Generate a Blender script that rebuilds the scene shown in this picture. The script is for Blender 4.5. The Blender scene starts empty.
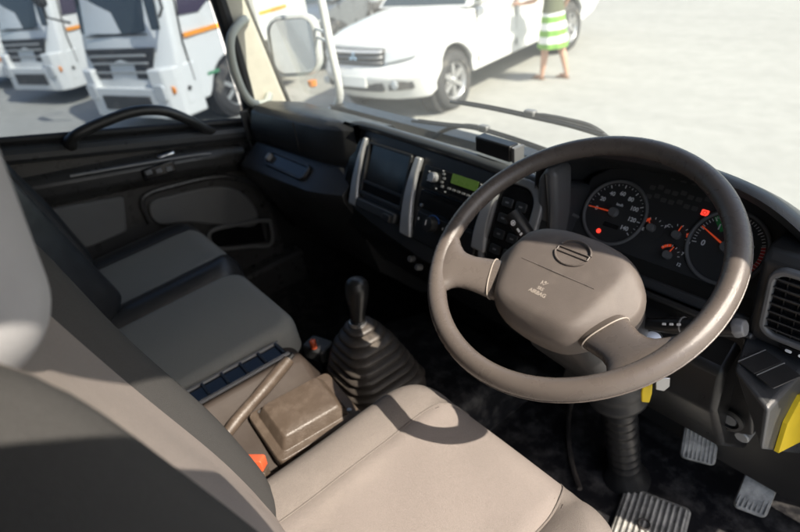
import bpy, bmesh, math, random
from mathutils import Vector, Matrix, Quaternion
random.seed(7)
sc = bpy.context.scene
col = sc.collection
R = math.radians
V3 = Vector

# ---------------------------------------------------------------- materials
def mat(name, base, rough=0.5, var=0.12, scale=30.0, bump=0.0, bscale=200.0, metal=0.0, spec=0.5,
        dust=0.0, dustcol=(0.35, 0.31, 0.26), dscale=9.0, wrinkle=0.0, coat=0.0, emit=None, estr=0.0, rvar=0.12, sheen=0.0, dpos=(0.52, 0.7)):
    m = bpy.data.materials.new(name)
    m.use_nodes = True
    nt = m.node_tree
    N = nt.nodes
    L = nt.links
    b = N['Principled BSDF']
    tc = N.new('ShaderNodeTexCoord')
    nz = N.new('ShaderNodeTexNoise')
    nz.inputs['Scale'].default_value = scale
    nz.inputs['Detail'].default_value = 5.0
    L.new(tc.outputs['Object'], nz.inputs['Vector'])
    mx = N.new('ShaderNodeMix')
    mx.data_type = 'RGBA'
    lo = [max(0.0, c * (1 - var)) for c in base]
    hi = [min(1.0, c * (1 + var)) for c in base]
    mx.inputs[6].default_value = (*lo, 1)
    mx.inputs[7].default_value = (*hi, 1)
    L.new(nz.outputs['Fac'], mx.inputs[0])
    colout = mx.outputs[2]
    rr = N.new('ShaderNodeMapRange')
    rr.inputs['To Min'].default_value = max(0.02, rough - rvar)
    rr.inputs['To Max'].default_value = min(1.0, rough + rvar)
    L.new(nz.outputs['Fac'], rr.inputs['Value'])
    L.new(rr.outputs[0], b.inputs['Roughness'])
    if dust > 0:
        nd = N.new('ShaderNodeTexNoise')
        nd.inputs['Scale'].default_value = dscale
        nd.inputs['Detail'].default_value = 8.0
        nd.inputs['Roughness'].default_value = 0.65
        L.new(tc.outputs['Object'], nd.inputs['Vector'])
        cr = N.new('ShaderNodeMapRange')
        cr.inputs['From Min'].default_value = dpos[0]
        cr.inputs['From Max'].default_value = dpos[1]
        cr.inputs['To Max'].default_value = dust
        L.new(nd.outputs['Fac'], cr.inputs['Value'])
        m2 = N.new('ShaderNodeMix')
        m2.data_type = 'RGBA'
        m2.inputs[7].default_value = (*dustcol, 1)
        L.new(cr.outputs[0], m2.inputs[0])
        L.new(colout, m2.inputs[6])
        colout = m2.outputs[2]
    L.new(colout, b.inputs['Base Color'])
    b.inputs['Metallic'].default_value = metal
    b.inputs['Specular IOR Level'].default_value = spec
    if coat:
        b.inputs['Coat Weight'].default_value = coat
        b.inputs['Coat Roughness'].default_value = 0.05
    if sheen:
        b.inputs['Sheen Weight'].default_value = sheen
    if bump > 0:
        nb = N.new('ShaderNodeTexNoise')
        nb.inputs['Scale'].default_value = bscale
        nb.inputs['Detail'].default_value = 3.0
        L.new(tc.outputs['Object'], nb.inputs['Vector'])
        bp = N.new('ShaderNodeBump')
        bp.inputs['Strength'].default_value = bump
        bp.inputs['Distance'].default_value = 0.002
        L.new(nb.outputs['Fac'], bp.inputs['Height'])
        L.new(bp.outputs[0], b.inputs['Normal'])
        if wrinkle > 0:
            nw = N.new('ShaderNodeTexNoise')
            nw.inputs['Scale'].default_value = 11.0
            nw.inputs['Detail'].default_value = 3.0
            nw.inputs['Distortion'].default_value = 0.2
            L.new(tc.outputs['Object'], nw.inputs['Vector'])
            b2 = N.new('ShaderNodeBump')
            b2.inputs['Strength'].default_value = wrinkle
            b2.inputs['Distance'].default_value = 0.012
            L.new(nw.outputs['Fac'], b2.inputs['Height'])
            L.new(b2.outputs[0], bp.inputs['Normal'])
    if emit:
        b.inputs['Emission Color'].default_value = (*emit, 1)
        b.inputs['Emission Strength'].default_value = estr
    return m

def glass(name, tint=(0.93, 0.96, 0.95), veil=0.0, veilcol=(0.8, 0.8, 0.76), refl=0.08):
    m = bpy.data.materials.new(name)
    m.use_nodes = True
    nt = m.node_tree
    N = nt.nodes
    L = nt.links
    N.remove(N['Principled BSDF'])
    out = N['Material Output']
    tr = N.new('ShaderNodeBsdfTransparent')
    tr.inputs['Color'].default_value = (*tint, 1)
    gl = N.new('ShaderNodeBsdfGlossy')
    gl.inputs['Roughness'].default_value = 0.02
    lw = N.new('ShaderNodeLayerWeight')
    lw.inputs['Blend'].default_value = 0.15
    ml = N.new('ShaderNodeMath')
    ml.operation = 'MULTIPLY'
    ml.inputs[1].default_value = refl * 4
    L.new(lw.outputs['Fresnel'], ml.inputs[0])
    mx = N.new('ShaderNodeMixShader')
    L.new(ml.outputs[0], mx.inputs['Fac'])
    L.new(tr.outputs[0], mx.inputs[1])
    L.new(gl.outputs[0], mx.inputs[2])
    last = mx
    if veil > 0:  # pale diffuse layer paints a washed-out haze onto the pane
        df = N.new('ShaderNodeBsdfDiffuse')
        df.inputs['Color'].default_value = (*veilcol, 1)
        tl = N.new('ShaderNodeBsdfTranslucent')
        tl.inputs['Color'].default_value = (*veilcol, 1)
        md = N.new('ShaderNodeMixShader')
        md.inputs['Fac'].default_value = 0.6
        L.new(df.outputs[0], md.inputs[1])
        L.new(tl.outputs[0], md.inputs[2])
        nz = N.new('ShaderNodeTexNoise')
        nz.inputs['Scale'].default_value = 2.5
        nz.inputs['Detail'].default_value = 6
        tc = N.new('ShaderNodeTexCoord')
        L.new(tc.outputs['Object'], nz.inputs['Vector'])
        mr = N.new('ShaderNodeMapRange')
        mr.inputs['To Min'].default_value = veil * 0.75
        mr.inputs['To Max'].default_value = veil * 1.25
        L.new(nz.outputs['Fac'], mr.inputs['Value'])
        m2 = N.new('ShaderNodeMixShader')
        L.new(mr.outputs[0], m2.inputs['Fac'])
        L.new(mx.outputs[0], m2.inputs[1])
        L.new(md.outputs[0], m2.inputs[2])
        last = m2
    L.new(last.outputs[0], out.inputs['Surface'])
    return m

M = {}
M['dash'] = mat('dash_plastic', (0.028, 0.028, 0.0285), 0.34, bump=0.25, bscale=900, dust=0.25, dustcol=(0.04, 0.038, 0.036), dscale=5)
M['dashtop'] = mat('dash_top_plastic', (0.045, 0.047, 0.050), 0.32, bump=0.3, bscale=800)
M['black'] = mat('black_plastic', (0.014, 0.014, 0.0145), 0.33, bump=0.15, bscale=700)
M['gloss'] = mat('gloss_black', (0.008, 0.008, 0.009), 0.16, rvar=0.05)
M['roll'] = mat('dash_roll_sky_sheen', (0.085, 0.092, 0.098), 0.30, var=0.04, rvar=0.03, bump=0.15, bscale=800)  # paler bluish base paints the sky sheen on the rolled edge
M['cheekdark'] = mat('dark_grey_trim', (0.12, 0.12, 0.122), 0.36)
M['silver'] = mat('silver_trim', (0.55, 0.55, 0.55), 0.36, metal=0.5, rvar=0.06)
M['cheek'] = mat('grey_trim', (0.30, 0.30, 0.30), 0.4, metal=0.3)
M['wheel'] = mat('steering_plastic', (0.100, 0.085, 0.076), 0.28, var=0.1, scale=60, bump=0.2, bscale=1400, dust=0.06, dustcol=(0.3, 0.26, 0.22), dscale=14, rvar=0.05)
M['pad'] = mat('horn_pad_plastic', (0.116, 0.099, 0.089), 0.42, var=0.1, scale=60, bump=0.35, bscale=1600, dust=0.12, dustcol=(0.3, 0.26, 0.22), dscale=14, rvar=0.05)
M['padlight'] = mat('pale_edge', (0.30, 0.265, 0.23), 0.5)  # paler than the pad, for seams and lettering
M['fabric'] = mat('seat_fabric', (0.275, 0.240, 0.220), 0.9, var=0.13, scale=420, bump=0.7, bscale=1500, wrinkle=0.13, spec=0.2, dust=0.3, dustcol=(0.42, 0.37, 0.32), dscale=4)
M['fabricside'] = mat('seat_side_fabric', (0.185, 0.163, 0.148), 0.9, var=0.35, scale=900, bump=0.9, bscale=1000, wrinkle=0.13, spec=0.2, dust=0.3, dustcol=(0.33, 0.29, 0.26), dscale=6)
M['vinyl'] = mat('dark_vinyl', (0.022, 0.023, 0.025), 0.36, bump=0.3, bscale=300, wrinkle=0.25, var=0.2)
M['greyfabric'] = mat('grey_seat_fabric', (0.235, 0.235, 0.22), 0.85, var=0.14, scale=420, bump=0.7, bscale=1400, wrinkle=0.13, spec=0.2)
M['darkshadefabric'] = mat('dark_and_shaded_seat_fabric', (0.055, 0.054, 0.053), 0.9, var=0.3, scale=700, bump=0.8, bscale=1100, wrinkle=0.13, spec=0.2)  # passenger seat's own dark cloth, also painted shade on the driver's bolsters
M['console'] = mat('console_plastic', (0.036, 0.027, 0.022), 0.60, var=0.2, scale=8, spec=0.3, bump=0.3, bscale=700, dust=0.3, dustcol=(0.07, 0.057, 0.047), dscale=10)
M['tan'] = mat('worn_tan_plastic', (0.070, 0.052, 0.039), 0.42, var=0.2, scale=60, bump=0.3, bscale=350, dust=0.45, dustcol=(0.12, 0.095, 0.075), dscale=30)
M['rubber'] = mat('boot_rubber', (0.05, 0.043, 0.038), 0.45, bump=0.2, bscale=600, dust=0.5, dustcol=(0.2, 0.17, 0.14), dscale=14)
M['floor'] = mat('floor_mat', (0.012, 0.012, 0.014), 0.36, bump=0.3, bscale=140, dust=0.5, dustcol=(0.20, 0.19, 0.18), dscale=26, dpos=(0.46, 0.80))
M['scuffed'] = mat('scuffed_rubber', (0.20, 0.20, 0.19), 0.55, var=0.4, scale=60, bump=0.4, bscale=300, dust=0.9, dustcol=(0.42, 0.41, 0.38), dscale=25, dpos=(0.42, 0.62))
M['steel'] = mat('bare_steel', (0.45, 0.45, 0.45), 0.35, metal=0.9)
M['headrest'] = mat('headrest_cover', (0.33, 0.33, 0.34), 0.75, bump=0.3, bscale=900)
M['cream'] = mat('cream_trim', (0.64, 0.61, 0.52), 0.6, bump=0.15, bscale=500)
M['palegreen'] = mat('pale_grab_plastic', (0.50, 0.52, 0.47), 0.5, bump=0.1, bscale=500)
M['seal'] = mat('rubber_seal', (0.012, 0.012, 0.013), 0.6)
M['doorpanel'] = mat('door_plastic', (0.042, 0.041, 0.040), 0.30, bump=0.25, bscale=700)
M['doorfabric'] = mat('door_insert', (0.13, 0.13, 0.128), 0.75, bump=0.4, bscale=1200)
M['roof'] = mat('headliner', (0.22, 0.22, 0.21), 0.9, bump=0.3, bscale=600)
M['red'] = mat('red_buckle', (0.55, 0.10, 0.04), 0.4)
M['yellow'] = mat('yellow_label', (0.80, 0.57, 0.02), 0.5)
M['white'] = mat('white_print', (0.9, 0.9, 0.9), 0.5, var=0.02)
M['needle'] = mat('needle_red', (0.85, 0.11, 0.03), 0.4, emit=(1, 0.1, 0.03), estr=0.12)
M['redmark'] = mat('red_mark', (0.65, 0.04, 0.04), 0.5)
M['greenmark'] = mat('green_mark', (0.03, 0.30, 0.07), 0.5)
M['dial'] = mat('dial_black', (0.036, 0.036, 0.037), 0.55)
M['dialring'] = mat('dial_ring', (0.16, 0.16, 0.162), 0.4)
M['icon'] = mat('dead_icon', (0.09, 0.088, 0.085), 0.5)
M['redlamp'] = mat('red_lamp', (0.7, 0.03, 0.02), 0.4, emit=(1, 0.05, 0.03), estr=0.8)
M['lcd'] = mat('radio_lcd', (0.05, 0.08, 0.02), 0.3, emit=(0.3, 0.6, 0.08), estr=0.035)
M['blue'] = mat('blue_mark', (0.04, 0.12, 0.4), 0.4)
M['glass'] = glass('side_glass', tint=(0.60, 0.64, 0.67), veil=0.04, veilcol=(0.55, 0.6, 0.66))
M['wglass'] = glass('hazed_windscreen', veil=0.075, veilcol=(0.88, 0.87, 0.80))  # whitish layer paints glare and flare haze into the glass
M['carpaint'] = mat('white_car_paint', (0.68, 0.68, 0.665), 0.3, var=0.03, coat=0.6, dust=0.2, dustcol=(0.6, 0.56, 0.5), dscale=3)
M['truckpaint'] = mat('white_truck_paint', (0.67, 0.68, 0.67), 0.35, var=0.04, coat=0.4, dust=0.3, dustcol=(0.5, 0.47, 0.42), dscale=2)
M['cabpaint'] = mat('cream_cab_paint', (0.72, 0.68, 0.56), 0.35, coat=0.4, var=0.03)
M['orange'] = mat('orange_stripe', (0.80, 0.30, 0.03), 0.4)
M['greensticker'] = mat('green_sticker', (0.08, 0.26, 0.14), 0.5)
M['carglass'] = mat('dark_car_glass', (0.05, 0.065, 0.075), 0.06, rvar=0.03)
M['purpleglass'] = mat('tinted_truck_glass', (0.05, 0.04, 0.07), 0.08, rvar=0.03)
M['greygl'] = mat('truck_screen_glass', (0.04, 0.05, 0.06), 0.07, rvar=0.03)
M['tyre'] = mat('tyre_rubber', (0.04, 0.04, 0.041), 0.8, bump=0.4, bscale=60, dust=0.6, dustcol=(0.22, 0.2, 0.17), dscale=6)
M['alloy'] = mat('wheel_rim', (0.5, 0.5, 0.5), 0.35, metal=0.7)
M['darkarch'] = mat('wheel_well', (0.02, 0.02, 0.021), 0.9)
M['chrome'] = mat('chrome', (0.75, 0.75, 0.75), 0.1, metal=1.0, rvar=0.04)
M['lamp'] = mat('headlamp_lens', (0.48, 0.50, 0.51), 0.12, coat=0.8, rvar=0.05)
M['amber'] = mat('amber_lens', (0.75, 0.25, 0.03), 0.25)
M['bumper'] = mat('grey_bumper', (0.32, 0.33, 0.33), 0.5)
M['chassis'] = mat('chassis_black', (0.03, 0.03, 0.031), 0.6, dust=0.5, dustcol=(0.18, 0.16, 0.14), dscale=4)
M['plate'] = mat('number_plate', (0.72, 0.72, 0.69), 0.5)
M['greycar'] = mat('dark_grey_paint', (0.10, 0.11, 0.12), 0.3, coat=0.6)
M['silvercar'] = mat('silver_paint', (0.42, 0.44, 0.45), 0.3, coat=0.6, metal=0.3)
M['mirror'] = mat('mirror_glass', (0.9, 0.92, 0.93), 0.02, metal=1.0, rvar=0.01, var=0.01)
M['pole'] = mat('pale_pole', (0.62, 0.63, 0.62), 0.35)
M['mirrorback'] = mat('mirror_shell', (0.5, 0.51, 0.5), 0.4)
M['skin'] = mat('skin', (0.50, 0.29, 0.20), 0.55, var=0.05)
M['olive'] = mat('olive_top', (0.10, 0.11, 0.065), 0.9, bump=0.4, bscale=300)
M['hair'] = mat('hair', (0.015, 0.012, 0.01), 0.5)
M['sandal'] = mat('sandal', (0.2, 0.12, 0.07), 0.6)

def skirt_material():
    m = mat('striped_skirt', (0.8, 0.8, 0.78), 0.85, bump=0.3, bscale=300)
    N = m.node_tree.nodes
    L = m.node_tree.links
    tc = N.new('ShaderNodeTexCoord')
    sp = N.new('ShaderNodeSeparateXYZ')
    L.new(tc.outputs['Object'], sp.inputs[0])
    w = N.new('ShaderNodeMath'); w.operation = 'MULTIPLY'; w.inputs[1].default_value = 1 / 0.17
    L.new(sp.outputs['Z'], w.inputs[0])
    f = N.new('ShaderNodeMath'); f.operation = 'FRACT'
    L.new(w.outputs[0], f.inputs[0])
    g = N.new('ShaderNodeMath'); g.operation = 'GREATER_THAN'; g.inputs[1].default_value = 0.52
    L.new(f.outputs[0], g.inputs[0])
    mx = N.new('ShaderNodeMix'); mx.data_type = 'RGBA'
    mx.inputs[6].default_value = (0.8, 0.8, 0.78, 1)
    mx.inputs[7].default_value = (0.17, 0.36, 0.06, 1)
    L.new(g.outputs[0], mx.inputs[0])
    L.new(mx.outputs[2], N['Principled BSDF'].inputs['Base Color'])
    return m
M['skirt'] = skirt_material()

def ground_material():
    m = bpy.data.materials.new('concrete_yard')
    m.use_nodes = True
    N = m.node_tree.nodes
    L = m.node_tree.links
    b = N['Principled BSDF']
    b.inputs['Roughness'].default_value = 0.9
    b.inputs['Specular IOR Level'].default_value = 0.2
    tc = N.new('ShaderNodeTexCoord')
    def noise(s, det=6, mp=None):
        n = N.new('ShaderNodeTexNoise')
        n.inputs['Scale'].default_value = s
        n.inputs['Detail'].default_value = det
        n.inputs['Roughness'].default_value = 0.6
        if mp:
            q = N.new('ShaderNodeMapping')
            q.inputs['Rotation'].default_value = (0, 0, mp[0])
            q.inputs['Scale'].default_value = (mp[1], mp[2], 1)
            L.new(tc.outputs['Object'], q.inputs[0])
            L.new(q.outputs[0], n.inputs['Vector'])
        else:
            L.new(tc.outputs['Object'], n.inputs['Vector'])
        return n
    n1 = noise(0.5)
    n2 = noise(5.0, 8)
    n3 = noise(1.1, 6, (R(25), 0.22, 2.6))
    cr = N.new('ShaderNodeValToRGB')
    cr.color_ramp.elements[0].position = 0.3
    cr.color_ramp.elements[0].color = (0.295, 0.292, 0.272, 1)
    cr.color_ramp.elements[1].position = 0.7
    cr.color_ramp.elements[1].color = (0.330, 0.327, 0.304, 1)
    L.new(n1.outputs['Fac'], cr.inputs[0])
    def mul(a, n, lo, hi, f0=0.35, f1=0.65):
        mr = N.new('ShaderNodeMapRange')
        mr.inputs['From Min'].default_value = f0
        mr.inputs['From Max'].default_value = f1
        mr.inputs['To Min'].default_value = lo
        mr.inputs['To Max'].default_value = hi
        L.new(n.outputs['Fac'], mr.inputs['Value'])
        mm = N.new('ShaderNodeMix'); mm.data_type = 'RGBA'; mm.blend_type = 'MULTIPLY'
        mm.inputs[0].default_value = 1
        L.new(a, mm.inputs[6])
        L.new(mr.outputs[0], mm.inputs[7])
        return mm.outputs[2]
    c = mul(cr.outputs[0], n2, 0.93, 1.05)
    c = mul(c, n3, 0.95, 1.02, 0.38, 0.6)
    L.new(c, b.inputs['Base Color'])
    bp = N.new('ShaderNodeBump')
    bp.inputs['Strength'].default_value = 0.3
    bp.inputs['Distance'].default_value = 0.01
    n4 = noise(40, 4)
    L.new(n4.outputs['Fac'], bp.inputs['Height'])
    L.new(bp.outputs[0], b.inputs['Normal'])
    return m
M['ground'] = ground_material()

# ---------------------------------------------------------------- geometry helpers
def frame(o, x, y, z=None):
    x = V3(x).normalized(); y = V3(y).normalized()
    z = x.cross(y).normalized() if z is None else V3(z).normalized()
    m = Matrix.Identity(4)
    for i in range(3):
        m[i][0] = x[i]; m[i][1] = y[i]; m[i][2] = z[i]; m[i][3] = o[i]
    return m

ID = Matrix.Identity(4)

class MB:
    def __init__(s):
        s.v = []; s.f = []
    def add(s, vs, fs, fr=None):
        o = len(s.v)
        for p in vs:
            s.v.append((fr @ V3(p)) if fr is not None else V3(p))
        for f in fs:
            s.f.append([i + o for i in f])
        return s
    def box(s, c, d, fr=None, rot=None):
        hx, hy, hz = d[0] / 2, d[1] / 2, d[2] / 2
        vs = [V3((x, y, z)) for x in (-hx, hx) for y in (-hy, hy) for z in (-hz, hz)]
        if rot is not None:
            vs = [rot @ p for p in vs]
        vs = [p + V3(c) for p in vs]
        return s.add(vs, [(0, 1, 3, 2), (4, 6, 7, 5), (0, 4, 5, 1), (2, 3, 7, 6), (0, 2, 6, 4), (1, 5, 7, 3)], fr)
    def prism(s, poly, z0, z1, fr=None):
        n = len(poly)
        vs = [(p[0], p[1], z0) for p in poly] + [(p[0], p[1], z1) for p in poly]
        fs = [list(range(n))[::-1], [n + i for i in range(n)]]
        for i in range(n):
            j = (i + 1) % n
            fs.append((i, j, n + j, n + i))
        return s.add(vs, fs, fr)
    def rings(s, rs, cap0=True, cap1=True, closed=True, fr=None):
        n = len(rs[0])
        vs = [p for r in rs for p in r]
        fs = []
        for k in range(len(rs) - 1):
            for i in range(n if closed else n - 1):
                j = (i + 1) % n
                fs.append((k * n + i, k * n + j, (k + 1) * n + j, (k + 1) * n + i))
        if cap0: fs.append(list(range(n))[::-1])
        if cap1: fs.append([(len(rs) - 1) * n + i for i in range(n)])
        return s.add(vs, fs, fr)
    def tube(s, pts, r, n=12, closed=False, fr=None, flat=1.0, up=None):
        pts = [V3(p) for p in pts]
        k = len(pts)
        rad = r if isinstance(r, (list, tuple)) else [r] * k
        rs = []
        u = None
        for i in range(k):
            if closed: t = pts[(i + 1) % k] - pts[i - 1]
            else: t = pts[min(i + 1, k - 1)] - pts[max(i - 1, 0)]
            t.normalize()
            if up is not None:
                u = V3(up) - t * V3(up).dot(t)
            elif u is None:
                a = V3((0, 0, 1)) if abs(t.z) < 0.9 else V3((1, 0, 0))
                u = a - t * a.dot(t)
            else:
                u = u - t * u.dot(t)
            u.normalize()
            w = t.cross(u)
            rs.append([pts[i] + (u * math.cos(a) * flat + w * math.sin(a)) * rad[i] for a in [2 * math.pi * j / n for j in range(n)]])
        if closed:
            rs.append(rs[0])
            vs = [p for q in rs[:-1] for p in q]
            fs = []
            for a in range(k):
                b = (a + 1) % k
                for i in range(n):
                    j = (i + 1) % n
                    fs.append((a * n + i, a * n + j, b * n + j, b * n + i))
            return s.add(vs, fs, fr)
        return s.rings(rs, fr=fr)
    def lathe(s, prof, n=24, fr=None, cap=True):
        rs = [[V3((r * math.cos(2 * math.pi * j / n), r * math.sin(2 * math.pi * j / n), z)) for j in range(n)] for r, z in prof]
        return s.rings(rs, cap, cap, fr=fr)
    def grid(s, P, fr=None):
        ny = len(P); nx = len(P[0])
        vs = [p for row in P for p in row]
        fs = [(j * nx + i, j * nx + i + 1, (j + 1) * nx + i + 1, (j + 1) * nx + i) for j in range(ny - 1) for i in range(nx - 1)]
        return s.add(vs, fs, fr)
    def build(s, name, m, parent=None, bevel=0.0, seg=2, sub=0, sharp=35, loc=None, flat=False, solid=0.0):
        me = bpy.data.meshes.new(name)
        off = root_loc(parent) if parent is not None else (V3(loc) if loc is not None else V3((0, 0, 0)))
        me.from_pydata([tuple(p - off) for p in s.v], [], s.f)
        me.materials.append(m)
        bm = bmesh.new(); bm.from_mesh(me)
        bmesh.ops.remove_doubles(bm, verts=bm.verts, dist=1e-6)
        bmesh.ops.recalc_face_normals(bm, faces=bm.faces)
        bm.to_mesh(me); bm.free()
        if not flat:
            for p in me.polygons: p.use_smooth = True
            if sub == 0: me.set_sharp_from_angle(angle=R(sharp))
        o = bpy.data.objects.new(name, me)
        col.objects.link(o)
        if parent is not None:
            o.parent = parent
        elif loc is not None:
            o.location = loc
        if solid:
            md = o.modifiers.new('solid', 'SOLIDIFY'); md.thickness = solid; md.offset = 0
        if bevel > 0:
            md = o.modifiers.new('bevel', 'BEVEL'); md.width = bevel; md.segments = seg; md.limit_method = 'ANGLE'; md.angle_limit = R(30)
            md.harden_normals = False
        if sub:
            md = o.modifiers.new('sub', 'SUBSURF'); md.levels = sub; md.render_levels = sub
        return o

def root_loc(o):
    while o.parent is not None: o = o.parent
    return V3(o.location)

def tag(o, label, cat, group=None, kind=None):
    o['label'] = label
    o['category'] = cat
    if group: o['group'] = group
    if kind: o['kind'] = kind
    return o
def thing(name, label, cat, loc=(0, 0, 0), group=None):
    o = bpy.data.objects.new(name, None)
    o.empty_display_size = 0.1
    o.location = loc
    col.objects.link(o)
    return tag(o, label, cat, group)
def copy_tree(o, parent=None):
    c = o.copy(); col.objects.link(c); c.parent = parent
    for ch in o.children: copy_tree(ch, c)
    return c
def text(name, body, size, fr, m, parent, ext=0.0002, align='CENTER'):
    cu = bpy.data.curves.new(name, 'FONT')
    cu.body = body; cu.size = size; cu.align_x = align; cu.align_y = 'CENTER'; cu.extrude = ext
    cu.resolution_u = 3
    t = bpy.data.objects.new(name, cu); col.objects.link(t)
    dg = bpy.context.evaluated_depsgraph_get()
    me = bpy.data.meshes.new_from_object(t.evaluated_get(dg))
    bpy.data.objects.remove(t)
    me.transform(Matrix.Translation(-root_loc(parent)) @ fr)
    me.materials.clear(); me.materials.append(m)
    o = bpy.data.objects.new(name, me); col.objects.link(o); o.parent = parent
    return o
def text_mb(mb, body, size, fr, ext=0.0002):
    cu = bpy.data.curves.new('t', 'FONT')
    cu.body = body; cu.size = size; cu.align_x = 'CENTER'; cu.align_y = 'CENTER'; cu.extrude = ext; cu.resolution_u = 3; cu.offset = size * 0.032
    t = bpy.data.objects.new('t', cu); col.objects.link(t)
    me = bpy.data.meshes.new_from_object(t.evaluated_get(bpy.context.evaluated_depsgraph_get()))
    bpy.data.objects.remove(t)
    mb.add([v.co for v in me.vertices], [list(p.vertices) for p in me.polygons], fr)
    bpy.data.meshes.remove(me)
def rrect(w, h, r, n=6, cx=0, cy=0):
    out = []
    for sx, sy, a0 in ((1, 1, 0), (-1, 1, 90), (-1, -1, 180), (1, -1, 270)):
        for k in range(n + 1):
            a = R(a0 + 90 * k / n)
            out.append((cx + sx * (w / 2 - r) + r * math.cos(a), cy + sy * (h / 2 - r) + r * math.sin(a)))
    return out
def spline(pts, n=8, closed=False):
    pts = [V3(p) for p in pts]; k = len(pts); out = []
    rng = k if closed else k - 1
    for i in range(rng):
        g = lambda q: pts[q % k] if closed else pts[max(0, min(k - 1, q))]
        p0, p1, p2, p3 = g(i - 1), g(i), g(i + 1), g(i + 2)
        for j in range(n):
            t = j / n
            out.append(0.5 * ((2 * p1) + (p2 - p0) * t + (2 * p0 - 5 * p1 + 4 * p2 - p3) * t * t + (3 * p1 - p0 - 3 * p2 + p3) * t ** 3))
    if not closed: out.append(pts[-1])
    return out
def frame_ring(mb, outer, inner, z0, z1, fr):
    n = len(outer)
    vs = [(p[0], p[1], z) for z in (z0, z1) for lo in (outer, inner) for p in lo]
    fs = []
    for i in range(n):
        j = (i + 1) % n
        fs += [(2 * n + i, 2 * n + j, 3 * n + j, 3 * n + i), (i, n + i, n + j, j), (i, j, 2 * n + j, 2 * n + i), (n + i, 3 * n + i, 3 * n + j, n + j)]
    mb.add(vs, fs, fr)
def pad_mesh(a, b, r, h, rr, zf=None, nx=40, ny=40, skirt=None):
    """upholstered pad: half width a, half length b, plan corner r, height h, edge roll rr; returns list of (verts, faces, s-index)"""
    def ease(t): return math.sin(t * math.pi / 2)
    ss = [ease(-1 + 2 * i / nx) * 0.55 + 0.45 * (-1 + 2 * i / nx) for i in range(nx + 1)]
    tt = [ease(-1 + 2 * j / ny) * 0.55 + 0.45 * (-1 + 2 * j / ny) for j in range(ny + 1)]
    vs = []
    for t in tt:
        y = t * b
        ey = max(0.0, abs(y) - (b - r))
        hw = a - r + math.sqrt(max(0.0, r * r - ey * ey))
        for s in ss:
            x = s * hw
            ex = max(0.0, abs(x) - (a - r)) if r > 0 else 0
            if abs(x) > a - r and abs(y) > b - r: d = r - math.hypot(abs(x) - (a - r), abs(y) - (b - r))
            else: d = min(a - abs(x), b - abs(y))
            d = max(0.0, min(rr, d))
            z = h - rr + math.sqrt(max(0.0, rr * rr - (rr - d) ** 2))
            if zf: z += zf(x, y) * min(1.0, d / rr + 0.3)
            vs.append(V3((x, y, z)))
    W = nx + 1
    fs = []; tagi = []
    for j in range(ny):
        for i in range(nx):
            fs.append((j * W + i, j * W + i + 1, (j + 1) * W + i + 1, (j + 1) * W + i)); tagi.append(((ss[i] + ss[i + 1]) / 2, (tt[j] + tt[j + 1]) / 2))
    loop = [i for i in range(nx)] + [j * W + nx for j in range(ny)] + [ny * W + i for i in range(nx, 0, -1)] + [j * W for j in range(ny, 0, -1)]
    base = len(vs)
    for q in loop: vs.append(V3((vs[q].x, vs[q].y, 0)))
    for k in range(len(loop)):
        k2 = (k + 1) % len(loop)
        fs.append((loop[k], base + k, base + k2, loop[k2]))
        x = vs[loop[k]].x / a; y = vs[loop[k]].y / b
        tagi.append((x, y if abs(y) < 0.999 else y))
    fs.append([base + k for k in range(len(loop))][::-1]); tagi.append((9, 0))
    return vs, fs, tagi
def sub_mesh(vs, fs, keep):
    mp = {}; nv = []; nf = []
    for f, k in zip(fs, keep):
        if not k: continue
        g = []
        for i in f:
            if i not in mp:
                mp[i] = len(nv); nv.append(vs[i])
            g.append(mp[i])
        nf.append(g)
    return nv, nf
# ---------------------------------------------------------------- cab shell
FLOOR = -0.72
GROUND = -1.772
SUN = V3((0.692, 0.147, 0.707)).normalized()

cab = thing('truck_cab', 'cream cab shell of the truck we sit in, with windscreen, pillars and black rubber floor', 'truck cab', (-0.475, -0.2, GROUND))
MB().box((-0.475, -0.16, FLOOR - 0.03), (1.94, 1.36, 0.06)).build('floor_panel', M['floor'], cab)
# firewall and front corner panels
MB().box((-0.475, 0.50, -0.45), (1.90, 0.05, 0.66)).build('firewall', M['black'], cab)
fp = MB()
fp.prism([(-0.72, 0.535), (-0.72, 0.60), (-0.60, 0.61), (-0.27, 0.47), (-0.24, 0.41), (-0.30, 0.42)], -1.44, 0.50,
         frame((0, 0, 0), (0, 0, 1), (0, 1, 0), (1, 0, 0)))
fp.build('front_panel', M['cabpaint'], cab, bevel=0.01)
# engine tunnel
tn = MB().prism([(-0.70, -0.72), (-0.70, -0.545), (0.12, -0.545), (0.30, -0.60), (0.40, -0.72)], -0.70, -0.30,
                frame((0, 0, 0), (0, 1, 0), (0, 0, 1), (1, 0, 0)))
tn.build('engine_tunnel', M['floor'], cab, bevel=0.03, seg=4)
yz = frame((0, 0, 0), (0, 1, 0), (0, 0, 1), (1, 0, 0))
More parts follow.
